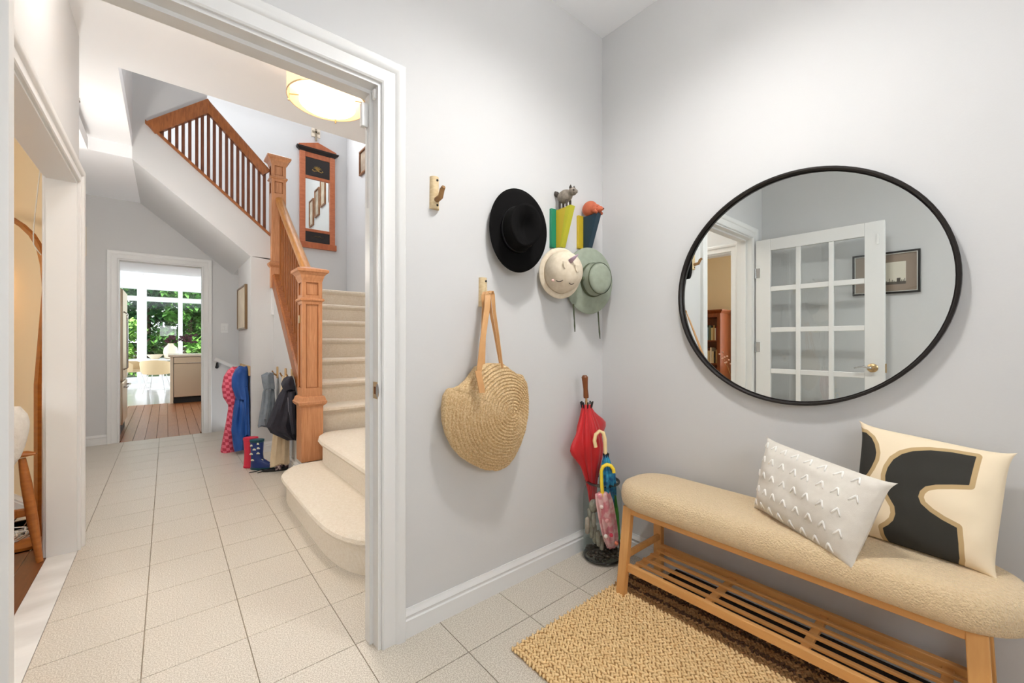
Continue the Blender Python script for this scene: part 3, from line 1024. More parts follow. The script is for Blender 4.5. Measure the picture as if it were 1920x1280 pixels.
grow([q for q in o.children if q.name.startswith('raccoon')], tp, 1.3)

o2, tp2, out2 = wedge_hook(1081, 1089, 1120, 408, 468, YELLOW, NAVY, NAVY, 'wall hook with an orange bear resting on a dark blue wedge')
bc = tp2 + V((0, 0.004, 0.034))
body = MB().ellipsoid(bc, (0.030, 0.040, 0.036), n=18, m=12)
body.ellipsoid(bc + V((0, -0.030, -0.010)), (0.024, 0.030, 0.024), n=16, m=10)
body = body.build('bear_body', ORANGE, o2, smooth=True)
hp = bc + V((-0.002, -0.058, -0.016))
hd = MB().ellipsoid(hp, (0.016, 0.018, 0.014), n=14, m=9)
hd.tube([hp, hp + V((0, -0.022, -0.004))], [0.010, 0.006], 8)
hd.build('bear_head', ORANGE, body, smooth=True)
for sx in (-1, 1):
    MB().ellipsoid(hp + V((sx * 0.011, 0.004, 0.012)), (0.005, 0.003, 0.005), n=8, m=6).build('ear', ORANGE, body, smooth=True)
    MB().tube([bc + V((sx * 0.018, -0.04, -0.022)), bc + V((sx * 0.019, -0.056, -0.033))], [0.009, 0.007], 8).build('paw', ORANGE, body, smooth=True)
MB().ellipsoid(hp + V((0, -0.023, -0.003)), (0.004, 0.003, 0.003), n=8, m=6).build('nose', RACD, body, smooth=True)


grow([q for q in o2.children if q.name.startswith('bear')], tp2, 1.15)

# ================================================================ FABRIC HATS
def axis_mtx(ax, up=V((0, 0, 1))):
    """local z along ax"""
    z = V(ax).normalized()
    x = up.cross(z)
    if x.length < 1e-4:
        x = V((1, 0, 0))
    x.normalize()
    y = z.cross(x)
    return Matrix((x, y, z)).transposed()


CANVAS = mat('natural_canvas', (224, 212, 192), 0.9, rgb2=(210, 196, 172), scale=50, bump=0.15, bscale=500)
LILAC = mat('lilac_felt', (184, 160, 178), 0.9)
BLUSH = mat('blush_felt', (226, 190, 180), 0.9)
whc = V((1.508, 1.415, 1.492))
wh = empty('unicorn_sun_hat', whc, "child's cream sun hat with a lilac unicorn horn, sleepy eyes and ears", 'hat')
wm = axis_mtx((-0.38, -1.0, -0.02))
prof = [(0.098, 0.0), (0.106, 0.004), (0.122, -0.004), (0.125, -0.006), (0.125, -0.009), (0.106, 0.0), (0.098, -0.004)]
MB().lathe(prof, whc, 48, wm, sx=0.92, sy=1.02, cap=False).build('brim', CANVAS, wh, smooth=True)
prof = [(0.100, -0.002), (0.100, 0.02), (0.097, 0.05), (0.088, 0.078), (0.072, 0.098), (0.050, 0.112), (0.025, 0.119), (0.002, 0.121)]
crown = MB().lathe(prof, whc, 48, wm, sx=0.92, sy=1.02).build('crown', CANVAS, wh, smooth=True)


def on_dome(ang, h, r, lift=0.0):
    return whc + wm @ V((r * 0.92 * cos(ang), r * 1.02 * sin(ang), h))


def local(x, y, z):
    return whc + wm @ V((x, y, z))


# local x of wm: up x z -> roughly world +/- x ; find sign so that +X is image right
sgn = 1.0 if (wm @ V((1, 0, 0))).x > 0 else -1.0
hb = local(sgn * -0.006, 0.040, 0.112)
ht = local(sgn * 0.012, 0.066, 0.158)
MB().tube([hb, hb.lerp(ht, 0.5), ht], [0.012, 0.008, 0.002], 10).build('horn', LILAC, wh, smooth=True)
for (x, y, z, an) in ((-0.036, 0.036, 0.112, 0.2), (0.026, 0.022, 0.116, 0.4)):
    c = local(sgn * x, y, z)
    rm = wm @ Matrix.Rotation(0.35 * sgn, 3, 'Y')
    rings = []
    for k in range(6):
        f = k / 5
        wdt = 0.015 * sqrt(max(0.02, 1 - (f * 1.0) ** 2))
        rings.append([c + rm @ V((-wdt, -0.032 * f, 0.002)), c + rm @ V((wdt, -0.032 * f, 0.002)), c + rm @ V((wdt, -0.032 * f, 0.007)), c + rm @ V((-wdt, -0.032 * f, 0.007))])
    MB().loft(rings).build('ear', CANVAS, wh, smooth='auto')
for (x0, y0) in ((-0.052, -0.050), (0.006, -0.062)):
    pts = []
    for k in range(7):
        f = k / 6
        x = x0 + (f - 0.5) * 0.026
        y = y0 - 0.006 * sin(pi * f)
        r = sqrt((x / 0.92) ** 2 + (y / 1.02) ** 2)
        # dome height at radius r
        hh = 0.121
        for (ra_, za_), (rb_, zb_) in zip(prof[:-1], prof[1:]):
            if rb_ <= r <= ra_:
                hh = zb_ + (za_ - zb_) * (r - rb_) / (ra_ - rb_ + 1e-9)
        pts.append(local(sgn * x, y, hh + 0.001))
    MB().tube(pts, 0.0018, 6).build('sleepy_eye', mat('dark_thread', (58, 44, 40), 0.8), wh, smooth=True)
for (x, y, z) in ((-0.074, -0.048, 0.070), (0.004, -0.090, 0.060)):
    MB().ellipsoid(local(sgn * x, y, z), (0.010, 0.006, 0.004), wm, 10, 6).build('cheek_patch', BLUSH if x < 0 else mat('tan_patch', (196, 160, 132), 0.9), wh, smooth=True)

SAGE = mat('sage_green_cotton', (152, 160, 145), 0.9, rgb2=(138, 147, 131), scale=30, bump=0.12, bscale=500)
SAGED = mat('dark_sage_band', (92, 100, 78), 0.9)
ghc = V((1.745, 1.42, 1.478))
gh = empty('sage_sun_hat', ghc, 'sage green wide-brimmed sun hat with hanging chin cords under the orange bear', 'hat')
gm = axis_mtx((-0.30, -1.0, 0.0))
prof = []
for k in range(13):
    f = k / 12
    prof.append((0.088 + 0.088 * f, 0.018 - 0.03 * f + (0.0022 if k % 2 else 0.0)))
prof += [(0.176, -0.016)] + [(0.088 + 0.088 * f, 0.014 - 0.03 * f) for f in (0.75, 0.5, 0.25, 0.0)]
MB().lathe(prof, ghc, 64, gm, sx=0.86, sy=1.02, cap=False).build('brim', SAGE, gh, smooth='auto')
prof = [(0.090, 0.010), (0.088, 0.03), (0.083, 0.07), (0.080, 0.086), (0.076, 0.094), (0.060, 0.099), (0.002, 0.101)]
MB().lathe(prof, ghc, 48, gm, sx=0.86, sy=1.0).build('crown', SAGE, gh, smooth=True)
MB().lathe([(0.0815, 0.083), (0.084, 0.086), (0.0815, 0.091)], ghc, 48, gm, sx=0.86, sy=1.0, cap=False).build('crown_seam', SAGED, gh, smooth=True)
MB().lathe([(0.0905, 0.020), (0.0915, 0.022), (0.0905, 0.038), (0.0895, 0.040)], ghc, 48, gm, sx=0.86, sy=1.0, cap=False).build('hat_band', SAGED, gh, smooth=True)
MB().ellipsoid(ghc + gm @ V((0.088 * 0.88 * -sgn, 0, 0.05)), (0.004, 0.008, 0.010), n=8, m=6).build('eyelet', SAGED, gh, smooth=True)
for (p0, p1, p2) in (((1075, 570), (1077, 600), (1078, 622)), ((1121, 575), (1123, 610), (1125, 635))):
    pts = [onY(*p0, 1.44), onY(*p1, 1.445), onY(*p2, 1.45)]
    MB().tube([pts[0], pts[0].lerp(pts[1], 0.5), pts[1], pts[1].lerp(pts[2], 0.5), pts[2]], [0.004, 0.004, 0.003, 0.0045, 0.002], 8).build('chin_cord', SAGED, gh, smooth=True)

# ================================================================ STRAW BAG
STRAW = mat('woven_straw', (226, 200, 158), 0.75, rgb2=(184, 150, 102), scale=150, detail=3, contrast=0.35)
LEATHER = mat('tan_leather', (206, 158, 106), 0.5, rgb2=(192, 142, 90), scale=20)
YBG = 1.435
outline_px = [(840, 727), (831, 742), (828, 765), (829, 790), (835, 815), (846, 838), (862, 856), (882, 869), (905, 879), (928, 881), (945, 873), (957, 857), (968, 835), (977, 808), (983, 775), (984, 745), (981, 715), (973, 701), (962, 699), (950, 690), (938, 681), (915, 680), (893, 685), (884, 698), (874, 711), (862, 722), (850, 727)]
cbg = onY(934, 768, YBG)
pts2 = [(onY(x, y, YBG).x - cbg.x, onY(x, y, YBG).z - cbg.z) for x, y in outline_px]


def rad_at(phi):
    best = None
    dx, dz = cos(phi), sin(phi)
    for (ax, az), (bx, bz) in zip(pts2, pts2[1:] + pts2[:1]):
        ex, ez = bx - ax, bz - az
        det = dx * (-ez) - dz * (-ex)
        if abs(det) < 1e-12:
            continue
        t = (ax * (-ez) - az * (-ex)) / det
        u = (dx * az - dz * ax) / det
        if t > 0 and -1e-6 <= u <= 1 + 1e-6:
            best = t if best is None else max(best, t)
    return best or 0.15


NA, NR = 400, 170
radii = [rad_at(2 * pi * i / NA) for i in range(NA)]
radii = [(radii[i - 1] + 2 * radii[i] + radii[(i + 1) % NA]) / 4 for i in range(NA)]
bag = empty('straw_tote_bag', onY(905, 880, YBG), 'round woven straw tote bag with tan leather straps hanging on the wall', 'bag')
ROW = 0.0132
verts, faces = [], []
for j in range(1, NR + 1):
    s = j / NR
    for i in range(NA):
        phi = 2 * pi * i / NA
        r = radii[i] * s
        x, z = r * cos(phi), r * sin(phi)
        # bulge with a soft ridge right of the spiral centre
        bulge = 0.075 * (max(0.0, 1 - s ** 2.4)) ** 0.7 + 0.010
        ridge = 0.014 * math.exp(-((x - 0.02) / 0.035) ** 2) * (1 - s * s)
        row = r / ROW
        stw = 0.013 / max(r, 0.014)
        nst = max(6, round(2 * pi / stw))
        ph = phi * nst / 2 + (int(row) % 2) * 1.6
        bump = 0.0120 * (abs(sin(pi * row)) ** 0.7) * (0.55 + 0.45 * abs(sin(ph)) ** 0.7) + 0.0010 * noise.noise(V((x * 220, z * 220, 1.0)))
        edge = 1 + 0.012 * noise.noise(V((cos(phi) * 14, sin(phi) * 14, 3))) * (s ** 4)
        verts.append(V((cbg.x + x * edge, YBG - bulge - ridge - bump, cbg.z + z * edge)))
n0 = len(verts)
verts.append(V((cbg.x, YBG - 0.10, cbg.z)))
for i in range(NA):
    faces.append((n0, i, (i + 1) % NA))
for j in range(NR - 1):
    for i in range(NA):
        a = j * NA + i
        b = j * NA + (i + 1) % NA
        faces.append((a, b, b + NA, a + NA))
# back half, plain
nb0 = len(verts)
rings_back = ((1.0, 0.0), (0.97, 0.022), (0.85, 0.035), (0.4, 0.040), (0.02, 0.040))
for s, d_ in rings_back:
    for i in range(NA):
        phi = 2 * pi * i / NA
        verts.append(V((cbg.x + radii[i] * s * cos(phi), YBG + d_, cbg.z + radii[i] * s * sin(phi))))
for k in range(len(rings_back) - 1):
    for i in range(NA):
        a = nb0 + k * NA + i
        b = nb0 + k * NA + (i + 1) % NA
        faces.append((a, b, b + NA, a + NA))
for i in range(NA):
    a = (NR - 1) * NA + i
    b = (NR - 1) * NA + (i + 1) % NA
    faces.append((a, b, nb0 + (i + 1) % NA, nb0 + i))
MB().add(verts, faces).build('woven_body', STRAW, bag, smooth=True)
# straps: looped over the birch peg
pegtop = onY(915, 546, 1.44)
for (pa, pb, ya, yb, wdt) in (((898, 700), (942, 690), 1.345, 1.36, 0.013), ((905, 690), (938, 685), 1.42, 1.425, 0.012)):
    top = V((pegtop.x, (1.425 if ya < 1.4 else 1.455), pegtop.z))
    A = onY(pa[0], pa[1], ya)
    B = onY(pb[0], pb[1], yb)
    path = [A, A.lerp(top, 0.4) + V((-0.004, 0, 0)), A.lerp(top, 0.8) + V((-0.004, 0, 0.0)), top + V((-0.014, -0.002, -0.02)), top + V((-0.006, -0.003, -0.003)), top + V((0.004, -0.003, 0.0)), top + V((0.013, -0.002, -0.014)), B.lerp(top, 0.75) + V((0.005, 0, 0)), B.lerp(top, 0.4) + V((0.004, 0, 0)), B]
    wv = []
    for i in range(len(path)):
        f = i / (len(path) - 1)
        ang = -0.15 + f * 1.55
        w3 = wdt * (1 - 0.62 * max(0.0, f - 0.4) / 0.6)
        wv.append(V((cos(ang) * w3, -sin(ang) * w3 * 0.9, 0)))
    MB().ribbon(path, wv, 0.004).build('strap', LEATHER, bag)
A = onY(896, 695, 1.345)
B = onY(904, 736, 1.328)
MB().ribbon([A, A.lerp(B, 0.5) + V((0, -0.002, 0)), B], V((0.013, -0.002, 0)), 0.005).build('strap_patch', LEATHER, bag)


def at(px, py, t):
    """point at forward distance t from the camera position used for measuring"""
    return V((0, 0, H)) + ray(px, py) * t


# ================================================================ GLASS JAR AND UMBRELLAS
jc = V((1.775, 1.365, 0))
JG = glass_mat('jar_glass', (244, 250, 248), refl=0.04)
jar = empty('glass_umbrella_jar', jc, 'tall clear glass jar holding the umbrellas in the corner', 'jar')
prof = [(0.002, 0.004), (0.088, 0.004), (0.096, 0.010), (0.100, 0.022), (0.100, 0.335), (0.096, 0.360), (0.086, 0.378), (0.082, 0.390), (0.084, 0.400)]
MB().lathe(prof, jc, 48, cap=False).build('jar_body', JG, jar, smooth=True)
m = MB().lathe([(0.084, 0.400), (0.091, 0.4045), (0.0925, 0.410), (0.091, 0.415), (0.086, 0.417), (0.083, 0.411), (0.084, 0.400)], jc, 48, cap=False)
m.build('jar_rim', glass_mat('jar_rim_glass', (150, 158, 156), refl=0.12), jar, smooth=True)
m = MB().lathe([(0.088, 0.003), (0.0985, 0.009), (0.1005, 0.018), (0.097, 0.022), (0.088, 0.014), (0.088, 0.003)], jc, 48, cap=False)
m.build('jar_foot', glass_mat('jar_foot_glass', (120, 124, 120), refl=0.10), jar, smooth=True)
PEB = mat('dark_pebble', (44, 38, 34), 0.35, rgb2=(88, 74, 62), scale=12)
rng = random.Random(3)
m = MB()
for k in range(150):
    a, r = rng.uniform(0, 2 * pi), 0.085 * sqrt(rng.random())
    z = 0.020 + rng.random() * 0.036
    m.ellipsoid(jc + V((r * cos(a), r * sin(a), z)), (rng.uniform(0.008, 0.014), rng.uniform(0.008, 0.013), rng.uniform(0.005, 0.009)), Matrix.Rotation(rng.uniform(0, 3), 3, 'Z'), 7, 5)
m.build('dark_pebbles', PEB, kind='stuff', smooth=True, label='layer of dark pebbles lying at the bottom of the glass jar', cat='pebbles')
# gloves
GLV = mat('grey_knit', (168, 160, 146), 0.95, rgb2=(142, 134, 120), scale=60, bump=0.3, bscale=200)
g = empty('grey_glove_bundle', jc + V((-0.05, 0.0, 0.05)), 'bundle of grey knitted gloves stuffed at the wall side inside the glass jar', 'gloves')
for k, (px, py, l) in enumerate(((1101, 985, 0.075), (1108, 992, 0.085), (1115, 1000, 0.085), (1121, 1010, 0.07), (1128, 1018, 0.06), (1105, 965, 0.06), (1113, 975, 0.06))):
    p = at(px, py, 2.125 + 0.012 * (k % 3))
    q = p + V((0.006 * (k % 2), 0, -l * 0.5))
    p = p + V((0, 0, l * 0.5))
    MB().tube([p + V((0.004, 0, 0.008)), p, p.lerp(q, 0.5) + V((-0.004, -0.004, 0)), q, q + V((0, 0, -0.006))], [0.004, 0.0105, 0.0125, 0.010, 0.003], 10).build('finger', GLV, g, smooth=True)
p = at(1113, 948, 2.15)
MB().ellipsoid(p, (0.028, 0.022, 0.035), n=14, m=10).build('palm', GLV, g, smooth=True)


def folded_canopy(mb, a, b, radii, squash=1.0, folds=8, amp=0.25, lobes=(), n=64, m=26, twist=0.0):
    """loosely furled canopy around the axis a->b"""
    a, b = V(a), V(b)
    d = (b - a).normalized()
    M3 = axis_mtx(d, V((0, 1, 0)))
    ex, ey = V((1, 0, 0)), V((0, 1, 0))
    rings = []
    for k in range(m + 1):
        s = k / m
        f = s * (len(radii) - 1)
        i0 = min(int(f), len(radii) - 2)
        base = radii[i0] + (radii[i0 + 1] - radii[i0]) * (f - i0)
        ring = []
        for i in range(n):
            ph = 2 * pi * i / n
            r = base * (1 - amp * 0.5 + amp * (abs(cos(folds * ph / 2 + twist * s))))
            for (lp, ls, la, wp, ws) in lobes:
                dphi = (ph - lp + pi) % (2 * pi) - pi
                r += la * math.exp(-(dphi / wp) ** 2 - ((s - ls) / ws) ** 2)
            ring.append(a.lerp(b, s) + ex * (r * cos(ph)) + ey * (r * squash * sin(ph)))
        rings.append(ring)
    return mb.loft(rings)


RED = mat('red_nylon', (206, 28, 34), 0.45, rgb2=(180, 18, 26), scale=6, sheen=0.2)
WOODH = mat('umbrella_wood', (134, 76, 36), 0.35, rgb2=(104, 56, 26), scale=10, stretch=(6, 6, 1))
ub0, ub1 = V((1.765, 1.40, 0.05)), V((1.687, 1.412, 0.975))


def ax(z):
    return ub0.lerp(ub1, (z - ub0.z) / (ub1.z - ub0.z))


um = empty('red_umbrella', ub0, 'loosely furled red umbrella with a straight brown wooden handle', 'umbrella')
m = MB()
folded_canopy(m, ax(0.815), ax(0.24), [0.026, 0.042, 0.062, 0.075, 0.080, 0.070, 0.052, 0.036, 0.027, 0.022, 0.020], 0.62, 8, 0.35, lobes=((pi * 1.02, 0.38, 0.062, 0.30, 0.12), (0.05, 0.20, 0.085, 0.30, 0.10), (4.6, 0.35, 0.02, 0.5, 0.2)))
m.build('canopy', RED, um, smooth=True)
MB().tube([ax(0.76), ax(0.865)], 0.006, 8).build('shaft', mat('pale_wood_shaft', (200, 160, 110), 0.5), um, smooth='auto')
MB().tube([ax(0.852), ax(0.862), ax(0.90), ax(0.94), ax(0.962), ax(0.972)], [0.0135, 0.0145, 0.0125, 0.0155, 0.0175, 0.010], 14).build('handle', WOODH, um, smooth='auto')
for k in range(8):
    a = 2 * pi * k / 8 + 0.2
    p = ax(0.80) + V((0.030 * cos(a), 0.024 * sin(a), 0))
    MB().tube([p, p + V((0.006 * cos(a), 0.005 * sin(a), 0.032))], [0.003, 0.0045], 6).build('rib_tip', DARK, um, smooth='auto')
MB().tube([ax(0.24), ax(0.075)], 0.005, 8).build('ferrule', DARK, um, smooth='auto')

# cream-handled blue umbrella
CREAMH = mat('cream_plastic', (240, 214, 160), 0.35)
bu = empty('blue_kids_umbrella', at(1143, 1010, 2.22), 'small blue umbrella with a cream crook handle in the jar', 'umbrella')
T = 2.10
pts = [at(1117, 838, T), at(1114.5, 826, T), at(1117, 814, T), at(1124, 808, T), at(1131, 811, T), at(1134, 822, T), at(1135, 851, T)]
MB().tube(pts, 0.0095, 12).build('handle', CREAMH, bu, smooth='auto')
BLUEC = mat('turquoise_print', (52, 150, 190), 0.5, rgb2=(28, 92, 140), scale=40, contrast=0.2)
m = MB()
folded_canopy(m, at(1136, 853, T), at(1146, 1000, 2.19), [0.012, 0.026, 0.040, 0.042, 0.040, 0.034, 0.028, 0.022, 0.016], 0.7, 8, 0.5, lobes=((0.1, 0.26, 0.02, 0.5, 0.1), (3.0, 0.25, 0.012, 0.5, 0.1)))
m.build('canopy', BLUEC, bu, smooth=True)
for k in range(6):
    a = 2 * pi * k / 6
    p = at(1136, 853, T) + V((0.012 * cos(a), 0.01 * sin(a), 0))
    MB().tube([p - V((0, 0, 0.01)), p + V((0.004 * cos(a), 0.003 * sin(a), 0.010))], 0.0028, 6).build('rib_tip', DARK, bu, smooth='auto')
# yellow-handled pink umbrella
pk = empty('pink_kids_umbrella', at(1148, 1025, 2.10), 'small pink printed umbrella with a yellow crook handle in the jar', 'umbrella')
T = 2.085
YH = mat('yellow_plastic', (244, 214, 60), 0.35)
pts = [at(1151, 886, T), at(1150, 879, T), at(1145, 872.5, T), at(1138, 870.5, T), at(1131, 874, T), at(1127.5, 882, T), at(1128, 905, T), at(1130, 930, T)]
MB().tube(pts, 0.009, 12).build('handle', YH, pk, smooth='auto')
PINK = mat('pink_print', (238, 196, 196), 0.5, rgb2=(220, 140, 150), scale=22, contrast=0.12)
m = MB()
folded_canopy(m, at(1131, 922, 2.10), at(1149, 1024, 2.125), [0.040, 0.050, 0.052, 0.052, 0.050, 0.046, 0.034], 0.45, 7, 0.45, lobes=((3.1, 0.0, 0.016, 0.4, 0.2),))
m.build('canopy', PINK, pk, smooth=True)
for k, (px, py, cc) in enumerate(((1136, 1005, (250, 244, 236)), (1146, 1003, (226, 70, 96)), (1138, 976, (232, 170, 170)), (1156, 1018, (214, 120, 90)), (1128, 950, (246, 226, 220)))):
    MB().ellipsoid(at(px, py, 2.052 + 0.004 * (k % 2)), (0.010, 0.010, 0.010), n=10, m=7).build('print_dot', mat('print_dot_%d' % k, cc, 0.6), pk, smooth=True)
# green one
gr = empty('green_kids_umbrella', at(1160, 1010, 2.16), 'slim folded green umbrella at the bench side inside the jar', 'umbrella')
GRN = mat('green_nylon', (66, 150, 44), 0.5, rgb2=(40, 120, 36), scale=8)
MB().tube([at(1151, 928, 2.15), at(1156, 965, 2.15), at(1160, 1010, 2.16)], [0.012, 0.013, 0.009], 10).build('canopy', GRN, gr, smooth='auto')
MB().tube([at(1148, 920, 2.15), at(1150, 930, 2.15), at(1153, 950, 2.15)], [0.011, 0.0155, 0.015], 10).build('cap', mat('dark_green_plastic', (30, 110, 40), 0.35), gr, smooth='auto')
MB().tube([at(1160, 1010, 2.16), at(1163, 1030, 2.16)], 0.004, 8).build('tip', DARK, gr, smooth='auto')

# ================================================================ BENCH
bench = empty('upholstered_bench', (1.73, 0.56, 0), 'bamboo bench with beige boucle seat and slatted shoe shelf under the round mirror', 'bench')
BOUCLE = mat('beige_boucle', (242, 216, 174), 0.95, rgb2=(230, 202, 158), scale=120, bump=1.0, bscale=190, sheen=0.3)
cx0, cx1, cy0, cy1 = 1.560, 1.900, -0.06, 1.165


def rrect(x0, x1, y0, y1, r, off, z, n=10):
    x0, x1, y0, y1 = x0 - off, x1 + off, y0 - off, y1 + off
    r = max(0.01, r + off)
    out = []
    for (ccx, ccy, a0) in ((x1 - r, y1 - r, 0), (x0 + r, y1 - r, pi / 2), (x0 + r, y0 + r, pi), (x1 - r, y0 + r, 3 * pi / 2)):
        for k in range(n + 1):
            a = a0 + pi / 2 * k / n
            out.append(V((ccx + r * cos(a), ccy + r * sin(a), z)))
    return out


rings = []
for off, z in ((-0.05, 0.400), (-0.018, 0.401), (-0.006, 0.408), (0.0, 0.425), (0.002, 0.450), (-0.002, 0.475), (-0.012, 0.492), (-0.030, 0.502), (-0.060, 0.506), (-0.12, 0.507)):
    rings.append(rrect(cx0, cx1, cy0, cy1, 0.15, off, z))
MB().loft(rings).build('seat_cushion', BOUCLE, bench, smooth=True)
for (xb, xt, yb, yt) in ((1.578, 1.614, 1.107, 1.092), (1.895, 1.868, 1.107, 1.092), (1.578, 1.614, 0.022, 0.040), (1.895, 1.868, 0.022, 0.040)):
    MB().bar((xb, yb, 0), (xt, yt, 0.40), (0.015, 0, 0), (0, 0.021, 0)).build('leg', BAMBOO_L, bench, bevel=0.003)
for x in (1.612, 1.868):
    MB().box(x - 0.011, x + 0.011, 0.05, 1.08, 0.368, 0.400).build('seat_rail', BAMBOO, bench, bevel=0.002)
for y in (1.092, 0.04):
    MB().box(1.612, 1.868, y - 0.010, y + 0.010, 0.368, 0.400).build('side_rail', BAMBOO, bench, bevel=0.002)
    MB().box(1.595, 1.880, y + (0.003 if y > 0.5 else -0.004) - 0.009, y + 0.009, 0.168, 0.196).build('side_stretcher', BAMBOO, bench, bevel=0.002)
for x in (1.598, 1.878):
    MB().box(x - 0.010, x + 0.010, 0.04, 1.09, 0.112, 0.146).build('shelf_rail', BAMBOO, bench, bevel=0.002)
for y in (1.066, 0.742, 0.422, 0.105):
    MB().box(1.606, 1.870, y - 0.013, y + 0.013, 0.116, 0.132).build('shelf_crossbar', BAMBOO, bench, bevel=0.002)
for x in (1.650, 1.706, 1.768, 1.826):
    MB().box(x - 0.0085, x + 0.0085, 0.06, 1.075, 0.130, 0.141).build('shelf_slat', BAMBOO, bench, bevel=0.002)
# dark boot tray under the bench
bt = empty('boot_tray', (1.84, 0.52, 0), 'dark brown textured boot tray on the floor beneath the bench', 'boot tray')
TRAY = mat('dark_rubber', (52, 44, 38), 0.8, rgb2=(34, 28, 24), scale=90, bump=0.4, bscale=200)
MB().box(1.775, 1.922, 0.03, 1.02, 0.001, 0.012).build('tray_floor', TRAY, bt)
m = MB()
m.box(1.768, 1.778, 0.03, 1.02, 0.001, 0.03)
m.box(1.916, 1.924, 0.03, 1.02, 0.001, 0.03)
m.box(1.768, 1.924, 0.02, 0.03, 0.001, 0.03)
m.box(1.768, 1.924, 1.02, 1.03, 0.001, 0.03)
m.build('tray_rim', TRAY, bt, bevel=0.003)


# ================================================================ CUSHIONS
def pillow(name, bl, br, tl, tr, thick, m_, label, nu=60, nv=60, pinch=0.05, sd=None, droop=0.0):
    bl, br, tl, tr = V(bl), V(br), V(tl), V(tr)
    ctr = (bl + br + tl + tr) / 4
    nrm = ((br - bl) + (tr - tl)).cross((tl - bl) + (tr - br)).normalized()   # points to the viewer side when u is right, v is up
    root = empty(name, V((ctr.x, ctr.y, min(bl.z, br.z))), label, 'cushion')

    def mid(u, v):
        # concave edges, pointed corners
        cu, cv = 2 * u - 1, 2 * v - 1
        uu = 0.5 + (cu * (1 - pinch * (1 - abs(cv) ** 7) * abs(cu) ** 2)) / 2
        vv = 0.5 + (cv * (1 - pinch * (1 - abs(cu) ** 7) * abs(cv) ** 2)) / 2
        return (bl * (1 - uu) + br * uu) * (1 - vv) + (tl * (1 - uu) + tr * uu) * vv

    def h(u, v):
        cu, cv = abs(2 * u - 1), abs(2 * v - 1)
        a = max(0.0, (1 - cu ** 2.6)) * max(0.0, (1 - cv ** 2.6))
        wr = noise.noise(V((u * 5, v * 5, thick * 50))) * 0.16 + 0.07 * sin(22 * (u + v)) * max(0, cu + cv - 1.0)
        return thick * (a ** 0.55) * (1 + wr)
    fr = lambda u, v: mid(u, v) + nrm * h(u, v)
    bk = lambda u, v: mid(u, v) - nrm * h(u, v) * 0.8
    mb = MB()
    vs = [fr(i / nu, j / nv) for j in range(nv + 1) for i in range(nu + 1)]
    n1 = len(vs)
    vs += [bk(i / nu, j / nv) for j in range(nv + 1) for i in range(nu + 1)]
    fs = []
    for j in range(nv):
        for i in range(nu):
            a = j * (nu + 1) + i
            fs.append((a, a + 1, a + nu + 2, a + nu + 1))
            fs.append((n1 + a, n1 + a + nu + 1, n1 + a + nu + 2, n1 + a + 1))
    mb.add(vs, fs)
    o = mb.build('cushion_cover', m_, root, smooth=True)
    if sd is not None:
        at_ = o.data.attributes.new('pattern', 'FLOAT', 'POINT')
        vals = [sd(i / nu, j / nv) for j in range(nv + 1) for i in range(nu + 1)]
        vals += [1.0] * (len(o.data.vertices) - len(vals))
        at_.data.foreach_set('value', vals)
    return root, fr, nrm


LINEN = mat('white_linen', (226, 220, 210), 0.95, rgb2=(216, 209, 198), scale=40, bump=0.15, bscale=600)
p1, fr1, nr1 = pillow('lumbar_cushion', onX(1413, 952, 1.745), onX(1602, 1074, 1.560), onX(1437, 818, 1.855), onX(1684, 906, 1.625), 0.074, LINEN, 'white rectangular cushion with raised chevron stitching lying in front on the bench', 70, 40, 0.07)
STITCH = mat('white_embroidery', (244, 241, 235), 0.95, bump=0.2, bscale=500)
rows = 5
for r in range(rows):
    v = 0.10 + 0.80 * r / (rows - 1)
    ncol = 8
    for c in range(ncol):
        u = 0.06 + 0.84 * (c + (0.45 if r % 2 else 0.0)) / (ncol - 0.5)
        if u > 0.93:
            continue
        du_, dv_ = 0.028, 0.080
        m = MB()
        for sg in (-1, 1):
            q = []
            for k in range(4):
                f = k / 3
                q.append(fr1(u + sg * du_ * f, v + dv_ * (0.5 - f)) + nr1 * 0.0012)
            m.tube(q, [0.0028, 0.0030, 0.0028, 0.0018], 6)
        m.build('chevron_stitch', STITCH, p1, smooth=True)

# square cushion with the dark printed shape
C7 = 3.623


def c7(x, y):
    return (1390 + x / C7, 780 + y / C7)


qc = {'tl': c7(800, 35), 'tr': c7(1868, 262), 'br': c7(1760, 1125), 'bl': c7(715, 745)}


def inv_bilinear(px, py):
    u, v = 0.5, 0.5
    for _ in range(30):
        x = (qc['bl'][0] * (1 - u) + qc['br'][0] * u) * (1 - v) + (qc['tl'][0] * (1 - u) + qc['tr'][0] * u) * v
        y = (qc['bl'][1] * (1 - u) + qc['br'][1] * u) * (1 - v) + (qc['tl'][1] * (1 - u) + qc['tr'][1] * u) * v
        dxu = (qc['br'][0] - qc['bl'][0]) * (1 - v) + (qc['tr'][0] - qc['tl'][0]) * v
        dyu = (qc['br'][1] - qc['bl'][1]) * (1 - v) + (qc['tr'][1] - qc['tl'][1]) * v
        dxv = (qc['tl'][0] - qc['bl'][0]) * (1 - u) + (qc['tr'][0] - qc['br'][0]) * u
        dyv = (qc['tl'][1] - qc['bl'][1]) * (1 - u) + (qc['tr'][1] - qc['br'][1]) * u
        ex, ey = px - x, py - y
        det = dxu * dyv - dxv * dyu
        u += (ex * dyv - ey * dxv) / det
        v += (ey * dxu - ex * dyu) / det
    return (u * 0.40, v * 0.40)


def smooth_poly(p, it=2):
    return p


